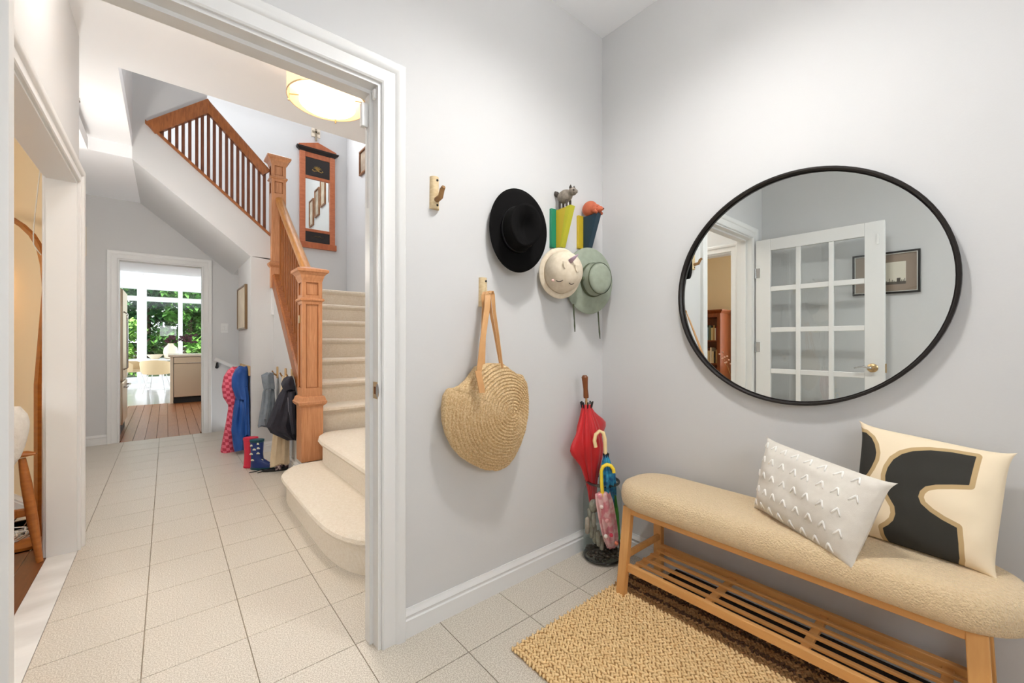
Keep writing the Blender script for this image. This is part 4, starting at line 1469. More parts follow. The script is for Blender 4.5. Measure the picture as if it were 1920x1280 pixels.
SA = [(740, 60), (800, 108), (850, 118), (905, 160), (940, 215), (955, 275), (948, 320), (915, 370), (880, 402), (800, 440), (700, 470), (650, 300)]
SB = [(1042, 440), (1060, 390), (1100, 335), (1160, 300), (1240, 280), (1360, 272), (1500, 280), (1648, 300), (1610, 522), (1500, 518), (1400, 520), (1330, 530), (1295, 555), (1282, 590), (1300, 635), (1360, 690), (1440, 745), (1532, 796), (1540, 900), (1538, 1000), (1510, 1062), (1300, 980), (1045, 872), (1020, 820), (1012, 770), (1060, 755), (1100, 730), (1118, 690), (1112, 640), (1085, 600), (1058, 560), (1042, 500)]
polys = [[inv_bilinear(*c7(*p)) for p in S] for S in (SA, SB)]


def poly_sd(p, x, y):
    best = 1e9
    inside = False
    n = len(p)
    for i in range(n):
        ax_, ay_ = p[i]
        bx_, by_ = p[(i + 1) % n]
        ex, ey = bx_ - ax_, by_ - ay_
        t = max(0, min(1, ((x - ax_) * ex + (y - ay_) * ey) / (ex * ex + ey * ey + 1e-12)))
        best = min(best, (x - ax_ - t * ex) ** 2 + (y - ay_ - t * ey) ** 2)
        if (ay_ > y) != (by_ > y) and x < ax_ + (y - ay_) * ex / (ey + 1e-15):
            inside = not inside
    d_ = sqrt(best)
    return -d_ if inside else d_


def sdf(u, v):
    return min(poly_sd(p, u * 0.40, v * 0.40) for p in polys)


pm = bpy.data.materials.new('printed_cotton')
pm.use_nodes = True
nt = pm.node_tree
bs = nt.nodes['Principled BSDF']
bs.inputs['Roughness'].default_value = 0.95
an = nt.nodes.new('ShaderNodeAttribute')
an.attribute_name = 'pattern'
mr = nt.nodes.new('ShaderNodeMapRange')
mr.inputs['From Min'].default_value = -0.05
mr.inputs['From Max'].default_value = 0.05
cr = nt.nodes.new('ShaderNodeValToRGB')
cr.color_ramp.elements[0].position = 0.0
cr.color_ramp.elements[0].color = lin((52, 50, 45))
cr.color_ramp.elements[1].position = 0.645
cr.color_ramp.elements[1].color = lin((240, 222, 192))
for pos, c in ((0.495, (52, 50, 45)), (0.505, (190, 162, 118)), (0.635, (190, 162, 118))):
    e = cr.color_ramp.elements.new(pos)
    e.color = lin(c)
nt.links.new(an.outputs['Fac'], mr.inputs['Value'])
nt.links.new(mr.outputs['Result'], cr.inputs['Fac'])
nt.links.new(cr.outputs['Color'], bs.inputs['Base Color'])
ns = nt.nodes.new('ShaderNodeTexNoise')
ns.inputs['Scale'].default_value = 700
bp_ = nt.nodes.new('ShaderNodeBump')
bp_.inputs['Strength'].default_value = 0.2
bp_.inputs['Distance'].default_value = 0.004
nt.links.new(ns.outputs['Fac'], bp_.inputs['Height'])
nt.links.new(bp_.outputs['Normal'], bs.inputs['Normal'])
pillow('square_cushion', onX(1592, 1000, 1.775), onX(1873, 1092, 1.725), onX(1611, 788, 1.905), onX(1908, 849, 1.895), 0.068, pm, 'square cream cushion with a dark curvy printed shape leaning against the wall', 130, 130, 0.075, sd=sdf)

# ================================================================ JUTE RUG
rug = empty('jute_rug', (1.36, 0.5, 0), 'chunky woven natural jute rug with brown edge stripes', 'rug')
RX0, RX1, RY0, RY1 = 0.978, 1.748, -0.30, 1.178
MB().box(RX0 + 0.006, RX1 - 0.006, RY0, RY1 - 0.006, 0.0005, 0.007).build('rug_backing', mat('jute_backing', (176, 140, 90), 0.95), rug)
JUTE = {'light': mat('jute_light', (244, 216, 166), 0.9, rgb2=(222, 186, 132), scale=55, contrast=0.6),
        'mid': mat('jute_mid', (172, 130, 84), 0.9, rgb2=(136, 98, 60), scale=55, contrast=0.6),
        'dark': mat('jute_dark', (96, 64, 40), 0.9, rgb2=(66, 42, 26), scale=55, contrast=0.6)}
wv = {'light': MB(), 'mid': MB(), 'dark': MB()}
rng = random.Random(11)
nx = int((RX1 - RX0) / 0.0128)
ny = int((RY1 - RY0) / 0.0165)
for i in range(nx):
    x = RX0 + (i + 0.5) * (RX1 - RX0) / nx
    if x < 1.605:
        key = 'light'
    elif x < 1.640:
        key = 'mid'
    elif x < 1.668:
        key = 'dark'
    elif x < 1.715:
        key = 'mid'
    else:
        key = 'dark'
    for j in range(ny):
        y = RY0 + (j + 0.5 + (0.5 if i % 2 else 0)) * (RY1 - RY0) / ny
        if y > RY1 - 0.004:
            continue
        rot = Matrix.Rotation((0.75 if i % 2 else -0.75) + rng.uniform(-0.3, 0.3), 3, 'Z') @ Matrix.Rotation(rng.uniform(-0.25, 0.35), 3, 'X')
        k2 = key
        if key != 'light' and rng.random() < 0.15:
            k2 = 'mid'
        wv[k2].ellipsoid((x + rng.uniform(-0.002, 0.002), y + rng.uniform(-0.002, 0.002), 0.008 + rng.uniform(-0.001, 0.0025)), (0.0052, 0.0125, 0.0052), rot, 6, 4)
for k, mbq in wv.items():
    mbq.build('woven_loops', JUTE[k], rug, smooth=True, kind='stuff')

# ================================================================ FRENCH DOOR (seen in the round mirror)
fd = empty('door_1', (-0.345, 1.462, 0), kind=ST)
X0, X1 = -0.365, -0.330
panes_y = [(1.345, 1.150), (1.115, 0.918), (0.883, 0.688)]
rows_z = [(0.16, 0.49), (0.535, 0.862), (0.905, 1.235), (1.277, 1.605), (1.648, 1.975)]
m = MB()
m.box(X0, X1, 1.345, 1.465, 0.01, 2.08)
m.box(X0, X1, 0.568, 0.688, 0.01, 2.08)
m.box(X0, X1, 0.688, 1.345, 1.975, 2.08)
m.box(X0, X1, 0.688, 1.345, 0.01, 0.16)
m.build('door_frame', WHITE, fd, bevel=0.003)
for (a, b) in ((1.150, 1.115), (0.918, 0.883)):
    MB().box(X0 + 0.003, X1 - 0.003, b, a, 0.16, 1.975).build('muntin', WHITE, fd, bevel=0.004)
for (a, b) in zip(rows_z[:-1], rows_z[1:]):
    MB().box(X0 + 0.005, X1 - 0.005, 0.688, 1.345, a[1], b[0]).build('muntin', WHITE, fd, bevel=0.004)
DGLASS = glass_mat('french_door_glass', (252, 253, 253), refl=0.06)
for (a, b) in panes_y:
    for (z0, z1) in rows_z:
        MB().box(-0.3495, -0.3465, b, a, z0, z1).build('pane', DGLASS, fd)
hm = axis_mtx((1, 0, 0))
hd = MB().lathe([(0.034, 0), (0.034, 0.004), (0.028, 0.010), (0.014, 0.014), (0.012, 0.040), (0.002, 0.042)], (X1, 0.640, 0.945), 24, hm).build('lever_handle', BRASS, fd, smooth='auto')
MB().tube([(X1 + 0.038, 0.640, 0.945), (X1 + 0.044, 0.66, 0.948), (X1 + 0.044, 0.69, 0.956), (X1 + 0.043, 0.72, 0.950), (X1 + 0.042, 0.745, 0.940)], [0.009, 0.009, 0.007, 0.006, 0.005], 10).build('lever', CHROME, hd, smooth=True)
for z in (0.3, 1.1, 1.78):
    m = MB().box(X1, X1 + 0.003, 1.43, 1.466, z - 0.045, z + 0.045)
    m.tube([(X1 + 0.004, 1.468, z - 0.045), (X1 + 0.004, 1.468, z + 0.045)], 0.006, 8)
    m.build('hinge', CHROME, fd, smooth='auto')
MB().box(X1, X1 + 0.006, 0.60, 0.615, 1.90, 1.98).build('door_sensor', WHITE, fd, bevel=0.002)
MB().box(-0.35, -0.34, 0.560, 0.569, 0.91, 0.98).build('latch_plate', BRASS, fd)

# framed print on the vestibule's left wall
fy0, fy1, fz0, fz1 = 0.394, 0.800, 1.530, 1.862
pf = empty('framed_harbour_print', (-0.56, 0.6, fz0), 'black-framed sepia harbour print partly behind the glazed door in the mirror', 'picture')
m = MB()
for (a, b, c, d_) in ((fy0, fy1, fz0, fz0 + 0.014), (fy0, fy1, fz1 - 0.014, fz1), (fy0, fy0 + 0.014, fz0 + 0.014, fz1 - 0.014), (fy1 - 0.014, fy1, fz0 + 0.014, fz1 - 0.014)):
    m.box(-0.56, -0.535, a, b, c, d_)
m.build('frame', mat('black_lacquer', (30, 27, 25), 0.3), pf, bevel=0.002)
m = MB()
for (a, b, c, d_) in ((fy0 + 0.014, fy1 - 0.014, fz0 + 0.014, fz0 + 0.020), (fy0 + 0.014, fy1 - 0.014, fz1 - 0.020, fz1 - 0.014), (fy0 + 0.014, fy0 + 0.020, fz0 + 0.020, fz1 - 0.020), (fy1 - 0.020, fy1 - 0.014, fz0 + 0.020, fz1 - 0.020)):
    m.box(-0.559, -0.541, a, b, c, d_)
m.build('silver_fillet', mat('silver_fillet', (196, 194, 188), 0.3, metal=0.7), pf)
MB().box(-0.559, -0.553, fy0 + 0.014, fy1 - 0.014, fz0 + 0.014, fz1 - 0.014).build('mat_board', mat('taupe_mat_board', (150, 132, 116), 0.9), pf)
py0, py1, pz0, pz1 = fy0 + 0.082, fy1 - 0.082, fz0 + 0.072, fz1 - 0.082
pr = MB().box(-0.559, -0.5525, py0, py1, pz0, pz1).build('print', mat('pale_sepia_print', (222, 216, 200), 0.9), pf)
m = MB()
m.box(-0.5525, -0.5521, py0, py1, pz0, pz0 + 0.022)
rng = random.Random(5)
for k in range(26):
    y = py0 + 0.004 + (py1 - py0 - 0.01) * k / 26
    hh = 0.022 + rng.random() * 0.016
    if k in (3, 4):
        hh = 0.05
    m.box(-0.5525, -0.5521, y, y + (0.004 if k not in (3, 4) else 0.012), pz0 + 0.018, pz0 + hh + 0.012 * (k % 5 == 0))
m.build('skyline', mat('dark_sepia_ink', (92, 84, 74), 0.9), pr)
MB().box(-0.5470, -0.5465, fy0 + 0.016, fy1 - 0.016, fz0 + 0.016, fz1 - 0.016).build('picture_glass', GLASS, pf)

# door contact sensor and strike plate on the jamb
zc = onX(703, 200, OR - 0.03)
s = empty('door_contact_sensor', zc - V((0, 0, 0.06)), 'small white plastic contact sensor high on the door jamb', 'sensor')
MB().box(OR - 0.052, OR - 0.026, YW0 + 0.055, YW0 + 0.078, zc.z - 0.045, zc.z + 0.045).build('sensor_case', WHITE, s, bevel=0.003)
MB().box(OR - 0.022, OR - 0.012, YW0 + 0.012, YW0 + 0.03, zc.z + 0.05, zc.z + 0.085).build('sensor_magnet', WHITE, s, bevel=0.002)
MB().tube([(OR - 0.035, YW0 + 0.066, zc.z - 0.045), (OR - 0.028, YW0 + 0.062, zc.z - 0.06), (OR - 0.0265, YW0 + 0.062, zc.z - 0.35)], 0.002, 6).build('sensor_wire', WHITE, s, smooth=True)
sp = empty('strike_plate', (OR - 0.012, YW0 + 0.02, 0.93), 'brass strike plate set in the white door jamb', 'strike plate')
MB().box(OR - 0.0145, OR - 0.012, YW0 + 0.004, YW0 + 0.040, 0.935, 0.998).build('plate', BRASS, sp, bevel=0.001)
MB().box(OR - 0.0150, OR - 0.0135, YW0 + 0.014, YW0 + 0.030, 0.952, 0.980).build('latch_hole', mat('dark_recess_brown', (110, 62, 24), 0.8), sp)
m = MB().lathe([(0.002, 0.0), (0.026, 0.0), (0.026, 0.002), (0.002, 0.002)], (OR - 0.013, YW0 - 0.001, 0.966), 20, axis_mtx((-1, 0, 0)), sx=0.5)
m.build('lip', CHROME, sp)

# ================================================================ STAIR LANDING: antique mirror, cross, pictures
MAHOG = mat('mahogany_veneer', (190, 110, 68), 0.28, rgb2=(154, 80, 48), scale=8, stretch=(3, 3, 1), contrast=0.7)
MAHOGL = mat('flame_veneer', (202, 124, 84), 0.28, rgb2=(168, 92, 60), scale=14, stretch=(1, 1, 4), contrast=0.7)
EBON = mat('ebonised_panel', (32, 24, 22), 0.3)
yl = YF - 0.001
aL, aR = onY(561, 300, yl).x, onY(627, 300, yl).x
zb_, zt_ = onY(600, 468, yl).z, onY(592, 283, yl).z
am = empty('antique_wall_mirror', ((aL + aR) / 2, YF, zb_), 'antique mahogany pier mirror with a gabled top on the stair landing wall', 'mirror')
wd = 0.075


def zz(y):
    return onY(594, y, yl).z


for x in (aL, aR - wd):
    MB().box(x, x + wd, YF - 0.035, YF, zb_ + 0.06, zt_ - 0.05).build('stile', MAHOGL, am, bevel=0.004)
MB().box(aL - 0.02, aR + 0.02, YF - 0.045, YF, zb_, zb_ + 0.085).build('base_rail', MAHOG, am, bevel=0.004)
MB().box(aL + wd, aR - wd, YF - 0.03, YF, zz(434) - 0.02, zz(434) + 0.02).build('rail', MAHOG, am, bevel=0.003)
MB().box(aL + wd, aR - wd, YF - 0.03, YF, zz(336) - 0.02, zz(336) + 0.02).build('rail', MAHOG, am, bevel=0.003)
MB().box(aL + wd, aR - wd, YF - 0.03, YF, zz(299) - 0.005, zt_ - 0.04).build('rail', MAHOG, am, bevel=0.003)
zc0 = zt_ - 0.055
MB().loft([[V((aL - e_, YF - 0.035 - e_, zc0 + z)), V((aR + e_, YF - 0.035 - e_, zc0 + z)), V((aR + e_, YF, zc0 + z)), V((aL - e_, YF, zc0 + z))] for e_, z in ((0.0, 0), (0.02, 0.02), (0.04, 0.035), (0.045, 0.055), (0.03, 0.062))]).build('cornice', EBON, am)
MB().prism([(aL - 0.015, YF - 0.05, zc0 + 0.06), (aR + 0.015, YF - 0.05, zc0 + 0.06), (aR + 0.015, YF - 0.05, zc0 + 0.085), ((aL + aR) / 2, YF - 0.05, zc0 + 0.165), (aL - 0.015, YF - 0.05, zc0 + 0.085)], (0, 0.05, 0)).build('pediment', MAHOG, am, bevel=0.003)
pan = MB().box(aL + wd, aR - wd, YF - 0.022, YF, zz(336), zz(299)).build('upper_panel', EBON, am)
xc, zc_ = (aL + aR) / 2, (zz(336) + zz(299)) / 2
m = MB()
for k in range(7):
    a = pi * (k + 0.5) / 7
    m.tube([(xc, YF - 0.024, zc_ - 0.03), (xc + 0.035 * cos(a), YF - 0.026, zc_ - 0.01 + 0.03 * sin(a)), (xc + 0.06 * cos(a), YF - 0.026, zc_ - 0.01 + 0.045 * sin(a))], [0.004, 0.009, 0.003], 6, flat=0.5)
for sx in (-1, 1):
    m.tube([(xc, YF - 0.024, zc_ - 0.03), (xc + sx * 0.05, YF - 0.026, zc_ - 0.045), (xc + sx * 0.075, YF - 0.026, zc_ - 0.03), (xc + sx * 0.06, YF - 0.026, zc_ - 0.02)], [0.005, 0.006, 0.005, 0.003], 6)
m.build('gilt_ornament', mat('gilt', (190, 156, 90), 0.35, metal=0.8), pan, smooth=True)
pan = MB().box(aL + wd, aR - wd, YF - 0.022, YF, zb_ + 0.085, zz(434)).build('lower_panel', EBON, am)
zc_ = (zb_ + 0.085 + zz(434)) / 2
m = MB()
for sx in (-1, 1):
    m.tube([(xc, YF - 0.024, zc_), (xc + sx * 0.03, YF - 0.025, zc_ + 0.012), (xc + sx * 0.06, YF - 0.025, zc_ - 0.01), (xc + sx * 0.085, YF - 0.024, zc_ + 0.006)], [0.008, 0.006, 0.005, 0.002], 6, flat=0.5)
m.build('gilt_ornament', mat('dull_gilt', (120, 98, 64), 0.45, metal=0.6), pan, smooth=True)
MB().box(aL + wd - 0.01, aR - wd + 0.01, YF - 0.012, YF - 0.004, zz(434), zz(336)).build('mirror_glass', MIRROR, am)

cr_ = onY(592, 251, yl)
c_ = empty('wall_cross', (cr_.x, YF, cr_.z - 0.12), 'small metal cross on a square plaque above the antique mirror', 'cross')
MB().box(cr_.x - 0.06, cr_.x + 0.06, YF - 0.012, YF, cr_.z - 0.05, cr_.z + 0.07).build('plaque', mat('cream_plaque', (226, 214, 196), 0.6), c_, bevel=0.003)
m = MB().box(cr_.x - 0.014, cr_.x + 0.014, YF - 0.022, YF - 0.012, cr_.z - 0.11, cr_.z + 0.07)
m.box(cr_.x - 0.05, cr_.x + 0.05, YF - 0.022, YF - 0.012, cr_.z + 0.005, cr_.z + 0.032)
m.build('cross', mat('pewter', (150, 138, 120), 0.4, metal=0.6), c_, bevel=0.003)

art = [mat('faded_print_%d' % k, c, 0.8, rgb2=c2, scale=6, contrast=0.4) for k, (c, c2) in enumerate((((176, 160, 140), (120, 100, 84)), ((206, 196, 178), (160, 140, 116)), ((196, 186, 170), (130, 116, 100)), ((210, 202, 188), (170, 150, 130))))]
FRW = mat('walnut_frame', (142, 98, 66), 0.4, rgb2=(112, 74, 46), scale=12)
lab = ['small brown-framed picture on the stair side wall beside the landing corner', 'brown-framed print reflected first from the top in the antique mirror', 'brown-framed print reflected in the middle of the antique mirror', 'brown-framed print on the stair wall nearest the hall']
for k, (yc, zc0_, hw, hh) in enumerate(((5.72, 3.66, 0.13, 0.17), (5.22, 3.78, 0.14, 0.25), (4.86, 3.68, 0.14, 0.25), (4.48, 3.58, 0.14, 0.25))):
    f = empty('stair_picture', (XS, yc, zc0_ - hh), lab[k], 'picture', 'framed pictures along the stair wall')
    m = MB()
    for (a, b, c, d_) in ((yc - hw, yc + hw, zc0_ - hh, zc0_ - hh + 0.025), (yc - hw, yc + hw, zc0_ + hh - 0.025, zc0_ + hh), (yc - hw, yc - hw + 0.025, zc0_ - hh + 0.025, zc0_ + hh - 0.025), (yc + hw - 0.025, yc + hw, zc0_ - hh + 0.025, zc0_ + hh - 0.025)):
        m.box(XS - 0.03, XS, a, b, c, d_)
    m.build('frame', FRW, f, bevel=0.003)
    MB().box(XS - 0.012, XS, yc - hw + 0.02, yc + hw - 0.02, zc0_ - hh + 0.02, zc0_ + hh - 0.02).build('print', art[k], f)

# ================================================================ HALL SMALL THINGS
a, b = onX(449, 538, 0.657), onX(464, 617, 0.657)
zlo, zhi = onX(452, 618, 0.657).z, onX(452, 541, 0.657).z
y0, y1 = min(a.y, b.y), max(a.y, b.y)
f = empty('hall_picture', (0.657, (y0 + y1) / 2, zlo), 'narrow light framed picture above the hanging blue raincoat', 'picture')
m = MB()
for (p, q, c, d_) in ((y0, y1, zlo, zlo + 0.015), (y0, y1, zhi - 0.015, zhi), (y0, y0 + 0.02, zlo + 0.015, zhi - 0.015), (y1 - 0.02, y1, zlo + 0.015, zhi - 0.015)):
    m.box(0.632, 0.657, p, q, c, d_)
m.build('frame', mat('dark_gold_frame', (110, 84, 52), 0.4), f)
MB().box(0.640, 0.657, y0 + 0.015, y1 - 0.015, zlo + 0.01, zhi - 0.01).build('print', mat('cream_print', (226, 214, 194), 0.8, rgb2=(204, 190, 168), scale=5), f)
f = empty('hall_end_picture', (-0.73, YF, 2.05), 'edge of a pale picture frame on the far wall beside the white opening trim', 'picture')
MB().box(-0.795, onY(162, 450, YF).x, YF - 0.03, YF, onY(160, 480, YF).z, onY(160, 425, YF).z).build('frame', mat('pale_wood_frame', (226, 210, 178), 0.5), f, bevel=0.003)
MB().box(-0.785, onY(160, 450, YF).x - 0.006, YF - 0.032, YF - 0.028, onY(160, 477, YF).z, onY(160, 428, YF).z).build('print', art[3], f)
a, b = onY(414, 606, YF), onY(428, 624, YF)
sw = empty('light_switch', (a.x, YF, b.z), 'white double light switch plate on the far wall beside the kitchen doorway', 'light switch')
MB().box(a.x, b.x, YF - 0.006, YF, b.z, a.z).build('switch_plate', WHITE, sw, bevel=0.002)
wq = (b.x - a.x)
for k in (0.3, 0.7):
    MB().box(a.x + wq * k - 0.014, a.x + wq * k + 0.014, YF - 0.011, YF - 0.005, b.z + 0.03, a.z - 0.03).build('rocker', WHITE, sw, bevel=0.002)
hr = empty('basement_handrail', onY(404, 678, YF), 'white handrail on the far wall leading down to the basement', 'handrail')
a, b = onY(403, 672, YF - 0.06), onY(440, 688, YF - 0.06)
c = b + (b - a) * 1.5
MB().tube([a, b, c], 0.025, 12).build('rail', WHITE, hr, smooth='auto')
bk = onY(407, 681, YF - 0.03)
MB().tube([bk + V((0, -0.03, 0.01)), bk + V((0, -0.01, -0.03)), bk + V((0, 0.03, -0.05))], [0.012, 0.016, 0.02], 8).build('bracket', DARK, hr, smooth='auto')


# ---- hanging clothes
def cloth_levels(levels, Yc, hd, folds=5, amp=0.10, seed=0, n=40, ymax=None):
    rings = []
    for k, (py, pl, pr_) in enumerate(levels):
        a, b = onY(pl, py, Yc), onY(pr_, py, Yc)
        cx, hw = (a.x + b.x) / 2, (b.x - a.x) / 2
        z = (a.z + b.z) / 2
        ring = []
        for i in range(n):
            ph = 2 * pi * i / n
            fo = 1 + amp * sin(folds * ph + seed + k * 0.25) + 0.5 * amp * sin((folds * 2 + 1) * ph + seed * 2.1)
            edge = min(1.0, 0.35 + 0.18 * k)
            x = cx + hw * cos(ph) * (1 + 0.3 * (fo - 1))
            y = Yc + hd * edge * sin(ph) * fo
            ring.append(V((x, y, z + 0.008 * sin(3 * ph + seed))))
        rings.append(ring)
    return rings


def densify(levels, n=3):
    out = []
    for (a, b) in zip(levels[:-1], levels[1:]):
        for k in range(n):
            f = k / n
            out.append(tuple(a[i] + (b[i] - a[i]) * f for i in range(3)))
    out.append(levels[-1])
    return out


def check_mat(name, c1, c2, sc):
    m = bpy.data.materials.new(name)
    m.use_nodes = True
    nt = m.node_tree
    b = nt.nodes['Principled BSDF']
    b.inputs['Roughness'].default_value = 0.7
    tc = nt.nodes.new('ShaderNodeTexCoord')
    ck = nt.nodes.new('ShaderNodeTexChecker')
    ck.inputs['Scale'].default_value = sc
    ck.inputs['Color1'].default_value = lin(c1)
    ck.inputs['Color2'].default_value = lin(c2)
    mp = nt.nodes.new('ShaderNodeMapping')
    mp.inputs['Rotation'].default_value = (0.0, 0.1, 0.0)
    mp.inputs['Scale'].default_value = (1, 0.02, 1)
    nt.links.new(tc.outputs['Object'], mp.inputs['Vector'])
    nt.links.new(mp.outputs['Vector'], ck.inputs['Vector'])
    nt.links.new(ck.outputs['Color'], b.inputs['Base Color'])
    return m


PINKCK = check_mat('pink_red_check', (228, 112, 134), (190, 54, 78), 34)
BLUEN = mat('blue_raincoat', (40, 88, 164), 0.5, rgb2=(30, 70, 138), scale=6)
DENL = mat('light_denim', (134, 142, 150), 0.9, rgb2=(108, 116, 126), scale=16, bump=0.1, bscale=300)
DEND = mat('dark_denim', (52, 52, 62), 0.9, rgb2=(34, 34, 44), scale=14, bump=0.1, bscale=300)
COTT = mat('beige_cotton', (214, 196, 166), 0.9, rgb2=(196, 176, 146), scale=10)

t = empty('pink_check_coat', onY(430, 846, 5.22), 'pink and red checkered hooded coat hanging beside the blue raincoat', 'coat')
MB().loft(cloth_levels(densify([(750, 428, 456), (765, 428, 456), (790, 424, 454), (820, 418, 450), (846, 413, 446)]), 5.22, 0.09, 4, 0.10, 1.0)).build('coat_body', PINKCK, t, smooth='auto')
MB().loft(cloth_levels(densify([(688, 436, 452), (694, 427, 455), (706, 419, 456), (725, 415.5, 456), (742, 418, 456), (756, 427, 455)]), 5.21, 0.10, 3, 0.05, 0.3)).build('hood', PINKCK, t, smooth='auto')
MB().loft(cloth_levels(densify([(760, 434, 450), (790, 432, 446), (815, 428, 442)]), 5.12, 0.04, 3, 0.1, 2.0)).build('sleeve', PINKCK, t, smooth='auto')
t = empty('blue_raincoat', onY(452, 842, 5.03), 'bright blue hooded raincoat hanging on the low rack at the hall end', 'coat')
MB().loft(cloth_levels(densify([(742, 443, 464), (760, 439, 465), (785, 435, 466), (805, 433, 466), (826, 436, 466), (842, 439, 462)]), 5.03, 0.085, 5, 0.16, 0.0)).build('coat_body', BLUEN, t, smooth='auto')
MB().loft(cloth_levels(densify([(687, 447, 462), (693, 440, 464), (706, 434, 465), (722, 434, 465), (738, 440, 465), (748, 444, 464)]), 5.03, 0.095, 3, 0.08, 1.2)).build('hood', BLUEN, t, smooth='auto')
MB().loft(cloth_levels(densify([(725, 455, 464), (745, 457, 467), (780, 458, 468), (815, 459, 469)]), 4.955, 0.03, 3, 0.15, 1.0)).build('sleeve', BLUEN, t, smooth='auto')
WOODP = mat('pale_peg_wood', (206, 174, 128), 0.6, rgb2=(184, 148, 100), scale=14)
rk = empty('low_coat_rack', (0.657, 5.2, 0.85), 'pale wooden coat rack board low on the hall wall behind the raincoats', 'coat rack')
zr = onX(455, 690, 0.657).z
MB().box(0.640, 0.657, 4.96, 5.62, zr - 0.05, zr + 0.05).build('board', WOODP, rk, bevel=0.003)
for y in (5.03, 5.22, 5.45):
    MB().tube([(0.645, y, zr - 0.01), (0.61, y, zr - 0.005), (0.595, y, zr + 0.025)], [0.010, 0.009, 0.008], 8).build('peg', WOODP, rk, smooth='auto')

for k, (px, py, lb) in enumerate(((510, 697, 'wooden branch hook holding the light denim jacket'), (521.5, 698, 'bare wooden branch hook between the two denim jackets'), (537, 702, 'wooden branch hook over the dark denim jacket beside the newel'), (549, 704, 'wooden branch hook closest to the oak newel'))):
    p = onX(px, py, XU)
    h_ = empty('peg_hook', p - V((0, 0, 0.05)), lb, 'wall hook', 'wooden hooks under the stair')
    MB().box(XU - 0.014, XU, p.y - 0.02, p.y + 0.02, p.z - 0.06, p.z + 0.06).build('plaque', WOODP, h_, bevel=0.005)
    MB().tube([(XU - 0.01, p.y, p.z - 0.03), (XU - 0.04, p.y - 0.005, p.z - 0.01), (XU - 0.055, p.y - 0.008, p.z + 0.02)], [0.009, 0.008, 0.006], 8).build('branch_peg', BARKD, h_, smooth='auto')

t = empty('light_denim_jacket', onY(500, 795, 4.68), 'faded light grey denim jacket hanging on the under-stair wall', 'jacket')
MB().loft(cloth_levels(densify([(722, 497, 513), (735, 492, 514), (755, 490, 515), (775, 487, 514), (796, 484, 512)]), 4.68, 0.07, 5, 0.14, 2.0)).build('jacket_body', DENL, t, smooth='auto')
MB().loft(cloth_levels(densify([(699, 500, 512), (704, 490, 513), (716, 491, 514), (728, 494, 515)]), 4.66, 0.07, 3, 0.12, 0.5)).build('collar', DENL, t, smooth='auto')
MB().loft(cloth_levels(densify([(730, 498, 508), (755, 498, 506), (785, 492, 503)]), 4.59, 0.03, 3, 0.15, 0.7)).build('sleeve', DENL, t, smooth='auto')
MB().loft(cloth_levels(densify([(790, 484, 512), (799, 484, 512)], 1), 4.675, 0.085, 5, 0.1, 2.2)).build('hem_band', DENL, t, smooth='auto')
t = empty('dark_denim_jacket', onY(535, 822, 3.93), 'dark navy denim jacket hanging beside the oak newel post', 'jacket')
MB().loft(cloth_levels(densify([(724, 532, 552), (740, 522, 554), (760, 514, 554), (780, 507, 554), (796, 500, 554), (806, 506, 554), (814, 522, 554), (822, 538, 554)]), 3.93, 0.075, 6, 0.14, 1.0)).build('jacket_body', DEND, t, smooth='auto')
MB().loft(cloth_levels(densify([(706, 540, 548), (711, 532, 550), (720, 527, 552), (730, 531, 553)]), 3.92, 0.075, 3, 0.10, 0.5)).build('collar', DEND, t, smooth='auto')
MB().loft(cloth_levels(densify([(735, 541, 553), (760, 540, 553), (790, 543, 554), (812, 547, 554)]), 3.845, 0.03, 3, 0.15, 0.2)).build('sleeve', DEND, t, smooth='auto')
MB().tube([onY(540, 745, 3.84), onY(541, 770, 3.835), onY(548, 795, 3.835), onY(553, 812, 3.84)], 0.003, 6).build('pale_seam', mat('denim_seam', (110, 110, 120), 0.9), t, smooth=True)
t = empty('beige_skirt', onY(525, 868, 4.03), 'beige cotton garment hanging below the dark denim jacket', 'skirt')
MB().loft(cloth_levels(densify([(706, 529, 536), (760, 522, 538), (810, 513, 543), (840, 510, 542), (868, 507, 542)]), 4.05, 0.05, 6, 0.16, 0.0)).build('skirt_body', COTT, t, smooth='auto')
MB().loft(cloth_levels(densify([(866, 507, 542), (871, 506, 543)], 1), 4.05, 0.055, 6, 0.18, 0.0)).build('fringe_hem', COTT, t, smooth='auto')


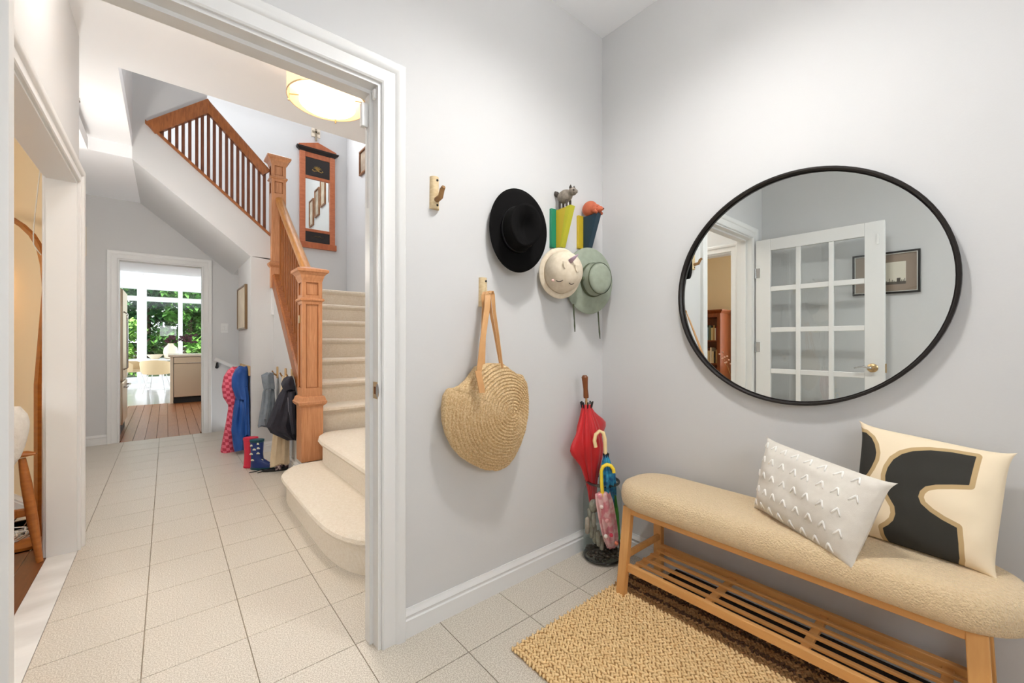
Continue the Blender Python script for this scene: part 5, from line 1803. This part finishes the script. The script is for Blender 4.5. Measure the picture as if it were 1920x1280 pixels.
# ---- rubber boots
def boot(name, loc, rz, m_up, m_sole, m_trim, label, group, cars=False, s=1.0):
    root = empty(name, loc, label, 'boots', group)
    M = Matrix.Rotation(rz, 3, 'Z')
    L = V(loc)

    def ring(z, cx, hl, hw, n=28):
        return [L + M @ V(((cx + hl * cos(2 * pi * k / n)) * s, hw * sin(2 * pi * k / n) * s, z * s)) for k in range(n)]
    MB().loft([ring(0.018, .046, .100, .038), ring(.035, .045, .099, .039), ring(.055, .036, .090, .038), ring(.075, .016, .068, .037), ring(.095, 0.002, .053, .037), ring(.14, 0, .050, .038), ring(.20, 0, .053, .041), ring(.265, 0, .057, .045), ring(.262, 0, .050, .038), ring(.15, 0, .045, .033)]).build('boot_upper', m_up, root, smooth='auto')
    MB().loft([ring(0.0, .046, .101, .039), ring(.004, .046, .104, .042), ring(.020, .046, .104, .042), ring(.022, .046, .100, .038)]).build('sole', m_sole, root, smooth='auto')
    MB().loft([ring(.247, 0, .0565, .0445), ring(.249, 0, .059, .047), ring(.268, 0, .060, .048), ring(.270, 0, .056, .044)]).build('top_band', m_trim, root, smooth='auto')
    if cars:
        CW = mat('pale_car_print', (222, 220, 200), 0.6)
        for (x, z, sd_) in ((-.025, .22, -1), (.025, .235, -1), (.0, .185, -1), (.03, .15, -1), (-.03, .145, -1), (.05, .085, -1), (-.02, .09, -1), (.03, .195, -1)):
            hw = 0.041 if z > 0.1 else 0.041
            y = sd_ * hw * sqrt(max(0.2, 1 - (x / 0.056) ** 2)) * (1.03 if z > 0.1 else 0.92)
            c = L + M @ V((x * s, y * s, z * s))
            m = MB()
            m.obox(c, (0.014, 0.002, 0.0045), M)
            m.obox(c + V((0, 0, 0.007)), (0.008, 0.002, 0.004), M)
            m.build('car_print', CW, root)
    return root


BNAVY = mat('navy_rubber', (30, 52, 112), 0.35)
BTEAL = mat('teal_rubber', (18, 72, 84), 0.35)
BRED = mat('red_rubber', (206, 44, 70), 0.35)
b0 = onZ(479, 881, 0)
boot('rubber_boot', V((b0.x + 0.015, b0.y + 0.02, 0)), radians(-38), BNAVY, BTEAL, BTEAL, 'navy rubber boot printed with little pale cars standing on the hall tiles', 'rain boots by the stair', True)
boot('rubber_boot', V((b0.x - 0.02, b0.y + 0.125, 0)), radians(-22), BRED, BRED, BRED, 'red rubber boot peeking out behind the navy boot', 'rain boots by the stair', False, 1.02)
# sandals
for k, (px, py) in enumerate(((516, 882), (530, 878))):
    p = onZ(px, py, 0)
    s_ = empty('floral_sandal', p, ['black floral sandal lying nearest the navy boots', 'black floral sandal lying below the beige skirt'][k], 'sandal', 'sandals under the stair')
    M = Matrix.Rotation(radians(-20 + 25 * k), 3, 'Z')
    rings = [[p + M @ V((0.10 * sc_ * cos(2 * pi * i / 24), 0.032 * sc_ * sin(2 * pi * i / 24), z)) for i in range(24)] for sc_, z in ((0.97, 0.0), (1.0, 0.004), (1.0, 0.014), (0.97, 0.016))]
    MB().loft(rings).build('sole', DARK, s_, smooth='auto')
    q = [p + M @ V((0.03, 0.034 * cos(pi * i / 8), 0.012 + 0.04 * sin(pi * i / 8))) for i in range(9)]
    MB().ribbon(q, M @ V((0.022, 0, 0)), 0.004).build('strap', mat('floral_fabric', (200, 180, 176), 0.8, rgb2=(70, 44, 50), scale=45, contrast=0.15), s_)
    MB().tube([p + M @ V((-0.09, 0.02, 0.02)), p + M @ V((-0.14, 0.01, 0.008)), p + M @ V((-0.20, -0.005, 0.006))], 0.004, 6).build('ankle_strap', DARK, s_, smooth=True)

# ================================================================ LIVING ROOM
TEAK = mat('teak_wood', (176, 108, 48), 0.35, rgb2=(146, 84, 34), scale=10, stretch=(2, 2, 6), contrast=0.6)
SHEEP = mat('white_boucle', (232, 228, 220), 0.95, rgb2=(218, 212, 204), scale=30, bump=0.6, bscale=120)
ac = empty('wooden_armchair', (-0.82, 2.95, 0), 'teak armchair with white cushion seen through the white opening', 'armchair')
for (b0_, t0_) in (((-0.508, 3.228, 0), (-0.575, 3.262, 0.545)), ((-0.508, 2.66, 0), (-0.575, 2.64, 0.545)), ((-1.14, 3.20, 0), (-1.08, 3.26, 0.52)), ((-1.14, 2.70, 0), (-1.08, 2.64, 0.52))):
    a, b = V(b0_), V(t0_)
    MB().tube([a, a.lerp(b, 0.4), a.lerp(b, 0.75), b], [0.013, 0.021, 0.021, 0.014], 12).build('leg', TEAK, ac, smooth='auto')
for y in (3.265, 2.635):
    MB().tube([(-1.14, y, 0.52), (-0.9, y, 0.545), (-0.65, y, 0.565), (-0.56, y, 0.565), (-0.525, y - 0.003, 0.562)], [0.02, 0.028, 0.034, 0.030, 0.012], 12, flat=0.5).build('armrest', TEAK, ac, smooth='auto')
    MB().box(-1.10, -0.54, y - 0.012 - 0.012, y - 0.012 + 0.012, 0.245, 0.285).build('side_rail', TEAK, ac, bevel=0.004)
for x in (-0.60, -1.10):
    MB().box(x - 0.012, x + 0.012, 2.64, 3.25, 0.25, 0.29).build('cross_rail', TEAK, ac, bevel=0.004)
rings = [rrect(-1.10, -0.60, 2.68, 3.22, 0.06, o_, z) for o_, z in ((-0.03, 0.29), (0, 0.31), (0.005, 0.35), (0, 0.39), (-0.03, 0.41))]
MB().loft(rings).build('seat_cushion', SHEEP, ac, smooth=True)
rings = []
for (z, x, o_) in ((0.40, -1.00, -0.02), (0.43, -1.0, 0.0), (0.56, -1.05, 0.012), (0.70, -1.11, 0.010), (0.80, -1.15, 0.0), (0.825, -1.16, -0.03)):
    rings.append(rrect(x - 0.06, x + 0.06, 2.70, 3.20, 0.05, o_, z))
MB().loft(rings).build('back_cushion', SHEEP, ac, smooth=True)
# small white fleece cushion on the armchair by the arm
tq = empty('white_fleece_throw', (-0.66, 3.19, 0.41), 'white fleece cushion standing on the teak armchair beside its armrest', 'cushion')
c = at(33, 815, 2.12)
rings = []
for k in range(9):
    f = -1 + 2 * k / 8
    r = max(0.15, (1 - abs(f) ** 3)) ** 0.5
    rings.append([V((c.x - 0.045 + 0.03 * f, c.y - 0.05, c.z - 0.02 + 0.17 * f)) + V((0.085 * r * cos(2 * pi * i / 24), 0.10 * r * sin(2 * pi * i / 24), 0)) for i in range(24)])
MB().loft(rings).build('cushion_cover', SHEEP, tq, smooth=True)

al = empty('bentwood_arch', (-0.57, 3.55, 0), 'curved bentwood arch over the armchair with an added lamp shade out of view', 'arch with added lamp')
WARCH = mat('caramel_bentwood', (176, 104, 30), 0.4, rgb2=(146, 80, 20), scale=8, stretch=(2, 2, 6))
pts = [V((-0.575, 3.60, 0.02)), V((-0.575, 3.60, 0.9)), at(86, 540, 2.40), at(82, 495, 2.40), at(74, 462, 2.42), at(60, 440, 2.45), at(42, 423, 2.48), at(22, 410, 2.52), at(-10, 398, 2.6), at(-60, 392, 2.7)]
MB().ribbon(pts, [V((-0.012, 0.028, 0))] * 2 + [V((-0.012, 0.030, 0.0))] * 8, 0.016).build('arc_arm', WARCH, al)
MB().lathe([(0.11, 0.0), (0.11, 0.015), (0.03, 0.025), (0.02, 0.03)], (-0.61, 3.56, 0), 24).build('base', WARCH, al, smooth='auto')
sh = at(-90, 400, 2.75)  # shade and bulb beyond the frame, added for warm living room light
MB().tube([at(-60, 392, 2.7), sh, sh - V((0, 0, 0.12))], 0.004, 6).build('lamp_cord', DARK, al)
MB().lathe([(0.05, -0.12), (0.14, -0.28), (0.138, -0.28), (0.048, -0.12)], sh, 24, cap=False).build('added_lamp_shade', mat('linen_shade', (236, 214, 176), 0.8, emit=(255, 206, 140), estr=0.8), al, smooth='auto')
MB().ellipsoid(sh - V((0, 0, 0.2)), (0.03, 0.03, 0.04)).build('bulb', mat('amber_bulb', (255, 220, 170), 0.5, emit=(255, 205, 140), estr=75.0), al, smooth=True)
wc = empty('white_hanging_cord', at(63, 462, 2.35), 'thin white cord hanging from a little hook beside the opening', 'cord')
MB().tube([at(76, 314, 2.36), at(72, 345, 2.36), at(66, 400, 2.36), at(62.5, 440, 2.36), at(63, 458, 2.36), at(68, 466, 2.36), at(77, 478, 2.37)], 0.0028, 6).build('cord', WHITE, wc, smooth=True)
MB().tube([at(77, 316, 2.37), at(74, 313, 2.35), at(76, 310, 2.37)], 0.004, 6).build('hook', CHROME, wc, smooth=True)
p = at(75, 740, 2.43)
ot = empty('wall_outlet', p - V((0, 0, 0.03)), 'round white socket on the cream wall beside the opening', 'outlet')
om = axis_mtx((-0.95, -0.3, 0))
MB().lathe([(0.035, -0.01), (0.035, 0.008), (0.03, 0.014), (0.002, 0.015)], p, 24, om).build('socket_plate', WHITE, ot, smooth='auto')
cb = empty('white_cable_tangle', (-0.66, 3.62, 0.0), 'tangle of white cables on the wood floor behind the armchair leg', 'cable')
rng = random.Random(4)
for k in range(4):
    c = V((-0.68, 3.66, 0.008))
    pts = []
    for i in range(26):
        a = i * 0.75 + k
        rr = 0.05 + 0.03 * sin(i * 0.9 + k * 2)
        pts.append(c + V((rr * cos(a) + rng.uniform(-0.01, 0.01), 1.6 * rr * sin(a), 0.004 + 0.012 * (k % 3) + 0.006 * sin(a * 1.3))))
    MB().tube(pts, 0.0035, 6).build('cable', WHITE, cb, smooth=True)

# bookcase (mirror view)
CHERRY = mat('cherry_wood', (146, 74, 30), 0.35, rgb2=(112, 52, 20), scale=8, stretch=(4, 4, 0.6), contrast=0.6)
bx0, bx1, by0, by1, bzt = -3.29, -2.87, 2.86, 3.86, 1.66
bkc = empty('cherry_bookcase', ((bx0 + bx1) / 2, (by0 + by1) / 2, 0), 'tall cherry wood bookcase seen in the round mirror', 'bookcase')
for y in (by0, by1 - 0.03):
    MB().box(bx0, bx1, y, y + 0.03, 0, bzt - 0.05).build('side_panel', CHERRY, bkc, bevel=0.003)
MB().box(bx0, bx0 + 0.015, by0, by1, 0, bzt - 0.05).build('back_panel', CHERRY, bkc)
shz = [0.06, 0.42, 0.80, 1.17, 1.56]
for z in shz:
    MB().box(bx0, bx1, by0 + 0.03, by1 - 0.03, z - 0.02, z).build('shelf', CHERRY, bkc, bevel=0.002)
MB().loft([[V((bx0, by0 - e_, z)), V((bx1 + e_, by0 - e_, z)), V((bx1 + e_, by1 + e_, z)), V((bx0, by1 + e_, z))] for e_, z in ((0.0, bzt - 0.06), (0.03, bzt - 0.02), (0.035, bzt))]).build('cornice', CHERRY, bkc)
m = MB()
m.box(bx1, bx1 + 0.018, by0, by0 + 0.05, 0, bzt - 0.06)
m.box(bx1, bx1 + 0.018, by1 - 0.05, by1, 0, bzt - 0.06)
m.box(bx1, bx1 + 0.018, by0 + 0.05, by1 - 0.05, bzt - 0.12, bzt - 0.06)
m.build('face_frame', CHERRY, bkc, bevel=0.002)
bcol = [mat('book_%d' % k, c, 0.7) for k, c in enumerate(((210, 196, 160), (120, 150, 170), (188, 150, 96), (226, 220, 200), (96, 110, 96), (170, 110, 80), (204, 186, 140), (40, 38, 36), (110, 40, 44)))]
rng = random.Random(9)
shn = ['bottom', 'low', 'middle', 'upper']
bname = ['cream', 'blue-grey', 'tan', 'white', 'olive', 'rust', 'straw yellow', 'black', 'maroon']
for si, z in list(enumerate(shz[:4]))[1:]:
    y = by0 + 0.055
    k = 0
    order = list(range(9))
    rng.shuffle(order)
    while y < by1 - 0.09 and k < 9:
        ci = order[k]
        th = rng.uniform(0.018, 0.042)
        hh = rng.uniform(0.19, 0.26)
        o = empty('book', (bx1 - 0.10, y, z), 'upright %s book standing on the %s shelf of the cherry bookcase' % (bname[ci], shn[si]), 'book', 'books on the %s bookcase shelf' % shn[si])
        MB().box(bx1 - 0.19, bx1 - 0.03, y + 0.001, y + th - 0.001, z, z + hh).build('cover', bcol[ci], o, bevel=0.002)
        MB().box(bx1 - 0.188, bx1 - 0.034, y + 0.004, y + th - 0.004, z + 0.002, z + hh + 0.0005).build('pages', bcol[3], o)
        y += th
        k += 1
# vase with dry branches (mirror view)
vb = empty('branch_vase', (-1.02, 1.93, 0), 'dark floor vase of thin dry branches seen low in the round mirror', 'vase')
MB().lathe([(0.06, 0), (0.08, 0.03), (0.085, 0.3), (0.06, 0.5), (0.035, 0.62), (0.045, 0.68)], (-1.02, 1.93, 0), 24).build('vase_body', mat('dark_ceramic', (62, 54, 50), 0.4), vb, smooth='auto')
for k in range(7):
    a = k * 0.9
    p = V((-1.02, 1.93, 0.66))
    q = p + V((0.05 * cos(a), 0.07 * sin(a), 0.2))
    r_ = q + V((0.05 * cos(a + 0.6), 0.09 * sin(a + 0.4), 0.12 + 0.02 * (k % 3)))
    br_ = MB().tube([p, q, r_], [0.004, 0.003, 0.0015], 6).build('branch', BARKD, vb, smooth=True)
    for j in range(3):
        MB().ellipsoid(q.lerp(r_, 0.3 + 0.35 * j) + V((0, 0, 0.006)), (0.012, 0.012, 0.009), n=8, m=5).build('blossom', mat('dusty_pink_blossom', (222, 186, 170), 0.8), br_, smooth=True)

# ================================================================ KITCHEN
STEEL = mat('brushed_steel', (206, 188, 162), 0.38, metal=1.0)
fr_ = empty('stainless_fridge', (-0.84, 7.3, 0), 'stainless steel fridge edge just inside the kitchen doorway', 'fridge')
MB().box(-1.28, -0.47, 6.95, 7.70, 0.09, 1.80).build('cabinet', mat('fridge_grey', (170, 168, 166), 0.5), fr_, bevel=0.005)
MB().box(-0.47, -0.415, 6.955, 7.69, 0.66, 1.80).build('fridge_door', STEEL, fr_, bevel=0.012)
dr_ = MB().box(-0.47, -0.415, 6.955, 7.69, 0.12, 0.645).build('freezer_drawer', STEEL, fr_, bevel=0.012)
MB().tube([(-0.415, 7.05, 0.58), (-0.38, 7.06, 0.58), (-0.38, 7.58, 0.58), (-0.415, 7.59, 0.58)], 0.010, 8).build('drawer_handle', CHROME, dr_, smooth=True)
MB().tube([(-0.415, 7.05, 0.80), (-0.38, 7.05, 0.82), (-0.38, 7.05, 1.50), (-0.415, 7.05, 1.52)], 0.010, 8).build('door_handle', CHROME, fr_, smooth=True)
MB().box(-1.2, -0.44, 6.98, 7.66, 0.0, 0.10).build('kick_grille', DARK, fr_)

i0 = onZ(319, 757, 0)
IX0, IY0 = i0.x, 9.86
isl = empty('kitchen_island', (IX0 + 0.6, IY0 + 0.3, 0), 'cream kitchen island with a pale worktop', 'kitchen island')
CAB = mat('cream_cabinet', (236, 222, 196), 0.5)
MB().box(IX0, IX0 + 0.045, IY0, IY0 + 0.62, 0.0, 0.865).build('end_panel', CAB, isl, bevel=0.003)
MB().box(IX0 + 0.66, IX0 + 1.4, IY0 + 0.02, IY0 + 0.62, 0.0, 0.865).build('cabinet_body', CAB, isl, bevel=0.003)
MB().box(IX0 + 0.045, IX0 + 0.66, IY0 + 0.58, IY0 + 0.62, 0.0, 0.865).build('back_panel', CAB, isl)
MB().box(IX0 - 0.03, IX0 + 1.43, IY0 - 0.03, IY0 + 0.95, 0.865, 0.905).build('worktop', mat('pale_quartz', (240, 230, 210), 0.25), isl, bevel=0.004)
dw_ = empty('dishwasher', (IX0 + 0.35, IY0 + 0.3, 0), 'stainless steel dishwasher built into the kitchen island', 'dishwasher')
MB().box(IX0 + 0.05, IX0 + 0.65, IY0 + 0.03, IY0 + 0.57, 0.1, 0.86).build('tub', mat('fridge_grey', (170, 168, 166)), dw_)
MB().box(IX0 + 0.052, IX0 + 0.648, IY0, IY0 + 0.03, 0.115, 0.735).build('door', STEEL, dw_, bevel=0.004)
cp = MB().box(IX0 + 0.052, IX0 + 0.648, IY0 - 0.006, IY0 + 0.03, 0.742, 0.858).build('control_panel', STEEL, dw_, bevel=0.004)
MB().tube([(IX0 + 0.24, IY0 - 0.004, 0.748), (IX0 + 0.28, IY0 - 0.012, 0.742), (IX0 + 0.46, IY0 - 0.012, 0.742), (IX0 + 0.50, IY0 - 0.004, 0.748)], 0.008, 8).build('handle', CHROME, cp, smooth=True)
MB().box(IX0 + 0.565, IX0 + 0.59, IY0 - 0.009, IY0 - 0.004, 0.80, 0.83).build('knob', DARK, cp)
MB().box(IX0 + 0.052, IX0 + 0.648, IY0 + 0.03, IY0 + 0.06, 0.0, 0.112).build('kick_plate', DARK, dw_)

for k, (x, y) in enumerate(((1.3, 7.6), (1.3, 9.0), (-0.9, 8.6))):  # unseen extra downlights that brighten the kitchen
    d_ = empty('added_downlight', (x, y, 2.39), ['added recessed kitchen ceiling light behind the doorway wall', 'added recessed kitchen ceiling light over the island', 'added recessed kitchen ceiling light beyond the fridge'][k], 'ceiling light', 'added recessed kitchen lights')
    MB().lathe([(0.09, 2.394), (0.11, 2.394), (0.11, 2.4), (0.09, 2.4)], (x, y, 0), 24, cap=False).build('ring', WHITE, d_, smooth='auto')
    MB().lathe([(0.09, 2.397), (0.09, 2.4)], (x, y, 0), 24).build('lens', mat('kitchen_lens', (255, 255, 250), 0.5, emit=(255, 246, 230), estr=60), d_)

# dining set
t0 = onZ(303, 728, 0)
tb = empty('tulip_table', t0, 'round white tulip dining table in the bright sunroom', 'table')
WG = mat('white_gloss', (238, 238, 238), 0.2)
MB().lathe([(0.30, 0.0), (0.30, 0.01), (0.20, 0.025), (0.09, 0.07), (0.05, 0.18), (0.04, 0.4), (0.06, 0.6), (0.12, 0.69), (0.14, 0.70)], t0, 32).build('pedestal', WG, tb, smooth='auto')
MB().lathe([(0.66, 0.70), (0.70, 0.712), (0.70, 0.722), (0.69, 0.728)], t0, 48).build('table_top', WG, tb, smooth='auto')
SHELL = mat('sand_upholstery', (214, 190, 150), 0.8)


def shell_chair(loc, rz, label):
    root = empty('shell_chair', loc, label, 'chair', 'sand upholstered dining chairs')
    L = V(loc)
    M = Matrix.Rotation(rz, 3, 'Z')
    rings = []
    for k in range(13):
        a = radians(70 + 220 * k / 12)
        top = 0.74 - 0.12 * abs(k - 6) ** 2 / 36
        ring = []
        for (r, z) in ((0.25, 0.43), (0.285, 0.5), (0.30, top - 0.03), (0.295, top), (0.27, top), (0.262, top - 0.03), (0.25, 0.5), (0.22, 0.43)):
            ring.append(L + M @ V((r * cos(a), r * sin(a), z)))
        rings.append(ring)
    MB().loft(rings).build('back_shell', SHELL, root, smooth='auto')
    MB().ellipsoid(L + V((0, 0, 0.44)), (0.25, 0.25, 0.035), n=24, m=8).build('seat', SHELL, root, smooth=True)
    for sx in (-1, 1):
        for sy in (-1, 1):
            MB().tube([L + M @ V((sx * 0.12, sy * 0.12, 0.42)), L + M @ V((sx * 0.22, sy * 0.20, 0))], 0.008, 8).build('leg', CHROME, root, smooth='auto')
    return root


c1, c2 = onZ(248, 729, 0), onZ(295, 736, 0)
shell_chair(V((c1.x, c1.y, 0)), radians(-15), 'sand shell dining chair beside the fridge, shown side-on')
shell_chair(V((c2.x, c2.y, 0)), radians(75), 'sand shell dining chair with its back to the hall beside the island')
p = t0 + V((0.17, -0.25, 0.728))
vs_ = empty('cream_vase', p, 'round cream vase with dark red foliage on the dining table', 'vase')
MB().lathe([(0.07, 0), (0.12, 0.03), (0.14, 0.16), (0.125, 0.27), (0.06, 0.34), (0.05, 0.36), (0.06, 0.375)], p, 24).build('vase_body', mat('cream_ceramic', (236, 222, 196), 0.5), vs_, smooth='auto')
DRL = mat('dark_red_leaf', (62, 28, 34), 0.7)
rng = random.Random(6)
for k in range(9):
    q = p + V((0, 0, 0.36))
    e_ = q + V((rng.uniform(-0.15, 0.55), rng.uniform(-0.15, 0.15), rng.uniform(0.02, 0.28)))
    mid = q.lerp(e_, 0.5) + V((0, 0, 0.1))
    st_ = MB().tube([q, mid, e_], 0.005, 5).build('stem', DRL, vs_)
    for j in range(7):
        c = mid.lerp(e_, j / 6)
        MB().ellipsoid(c + V((rng.uniform(-.03, .03), rng.uniform(-.03, .03), rng.uniform(-.03, .03))), (0.035, 0.008, 0.022), Matrix.Rotation(rng.uniform(-1, 1), 3, 'Y'), 6, 4).build('leaf', DRL, st_)
p = t0 + V((-0.12, -0.22, 0.728))
bq = empty('cream_bowl', p, 'shallow cream bowl beside the round vase on the dining table', 'bowl')
MB().lathe([(0.06, 0), (0.07, 0.01), (0.15, 0.10), (0.16, 0.11), (0.15, 0.11), (0.06, 0.02)], p, 28).build('bowl_body', mat('cream_ceramic', (236, 222, 196)), bq, smooth='auto')
for k, (px, py) in enumerate(((259, 513), (266, 528))):
    c = onZ(px, py, 2.72)
    d_ = empty('recessed_light', c, ['round recessed ceiling light nearer the kitchen', 'round recessed ceiling light nearer the garden windows'][k], 'ceiling light', 'recessed sunroom lights')
    MB().lathe([(0.075, -0.006), (0.095, -0.006), (0.095, 0), (0.075, 0)], c, 24, cap=False).build('ring', WHITE, d_, smooth='auto')
    MB().lathe([(0.075, -0.003), (0.075, 0)], c, 24).build('lens', mat('lit_lens', (255, 255, 250), 0.5, emit=(255, 248, 236), estr=14), d_)

# ================================================================ GARDEN
LEAFM = [mat('leaf_%d' % k, c, 0.6, rgb2=c2, scale=2.5) for k, (c, c2) in enumerate((((98, 150, 60), (68, 118, 46)), ((122, 174, 74), (88, 140, 54)), ((70, 118, 66), (48, 90, 50)), ((148, 192, 92), (110, 160, 66))))]
BRK = mat('tree_bark', (88, 70, 54), 0.9)


def tree(x, y, hgt, rx, rz, k, n, label, seed, lift=0.0):
    rg = random.Random(seed)
    o = empty('garden_tree', (x, y, 0), label, 'tree', 'trees outside the sunroom windows')
    MB().tube([(x, y, -0.1), (x + 0.05, y, hgt * 0.4), (x, y + 0.05, hgt * 0.8)], [0.12, 0.09, 0.03], 8).build('trunk', BRK, o, smooth='auto')
    vs, fs = [], []
    blobs = [(rg.uniform(-0.7, 0.7) * rx, rg.uniform(-0.5, 0.5) * rx, lift + rg.random() * (hgt - lift), rg.uniform(0.25, 0.5) * rx) for _ in range(26)]
    for i in range(n):
        bx, by, bz, br = blobs[rg.randrange(len(blobs))]
        a, b = rg.uniform(0, 2 * pi), rg.uniform(-1, 1)
        rr = br * (0.75 + 0.3 * rg.random())
        c = V((x + bx + rr * cos(a) * sqrt(1 - b * b), y + by + rr * sin(a) * sqrt(1 - b * b), max(0.05, bz + rr * b * 0.8)))
        s_ = rg.uniform(0.08, 0.16)
        R_ = Matrix.Rotation(rg.uniform(0, 6.28), 3, 'Z') @ Matrix.Rotation(rg.uniform(-0.9, 0.9), 3, 'X')
        q = [R_ @ V(v) for v in ((-s_ * 0.45, 0, 0), (0, -s_, 0.0), (s_ * 0.45, 0, 0), (0, s_, -0.02))]
        n0 = len(vs)
        vs += [c + v for v in q]
        fs.append((n0, n0 + 1, n0 + 2, n0 + 3))
    MB().add(vs, fs).build('foliage', LEAFM[k], o, kind='stuff')


tree(-2.6, 19.5, 4.2, 1.3, 1, 0, 5200, 'mid green leafy tree behind the window bay at the fridge side', 1)
tree(-0.6, 20.5, 4.6, 1.3, 1, 2, 5200, 'dark green tree behind the narrow side pane', 2)
tree(0.6, 18.8, 3.4, 1.0, 1, 0, 5200, 'green shrub tree filling the wide middle window', 3)
tree(1.9, 20.0, 4.4, 1.3, 1, 1, 5200, 'bright green tree behind the right-hand window', 4)
tree(3.4, 21.0, 4.6, 1.5, 1, 3, 4200, 'pale yellow-green tree farthest to the right outside', 5)
tree(-1.4, 18.0, 1.6, 0.8, 1, 3, 3000, 'low pale green bush below the narrow side pane', 6)
tree(1.3, 17.6, 1.3, 0.8, 1, 1, 3000, 'low bright green bush below the wide window', 7)
tree(0.0, 23.5, 6.5, 2.4, 1, 1, 6000, 'tall green tree rising behind the others outside', 8, 2.0)
tree(3.0, 24.0, 6.5, 2.4, 1, 0, 6000, 'tall mid green tree rising above the right-hand trees', 9, 2.0)
tree(-3.5, 24.0, 6.5, 2.4, 1, 0, 6000, 'tall mid green tree rising above the left-hand trees', 10, 2.0)
fn = empty('garden_fence', (0, 26.4, 0), 'dark brown slatted garden fence behind the trees', 'fence')
FB = mat('fence_brown', (86, 66, 50), 0.8)
for k in range(5):
    MB().box(-7, 8, 26.4, 26.43, 0.05 + 0.21 * k, 0.25 + 0.21 * k).build('slat', FB, fn)
for x in (-6, -4, -2, 0, 2, 4, 6):
    MB().box(x, x + 0.1, 26.43, 26.53, -0.05, 1.15).build('post', FB, fn)
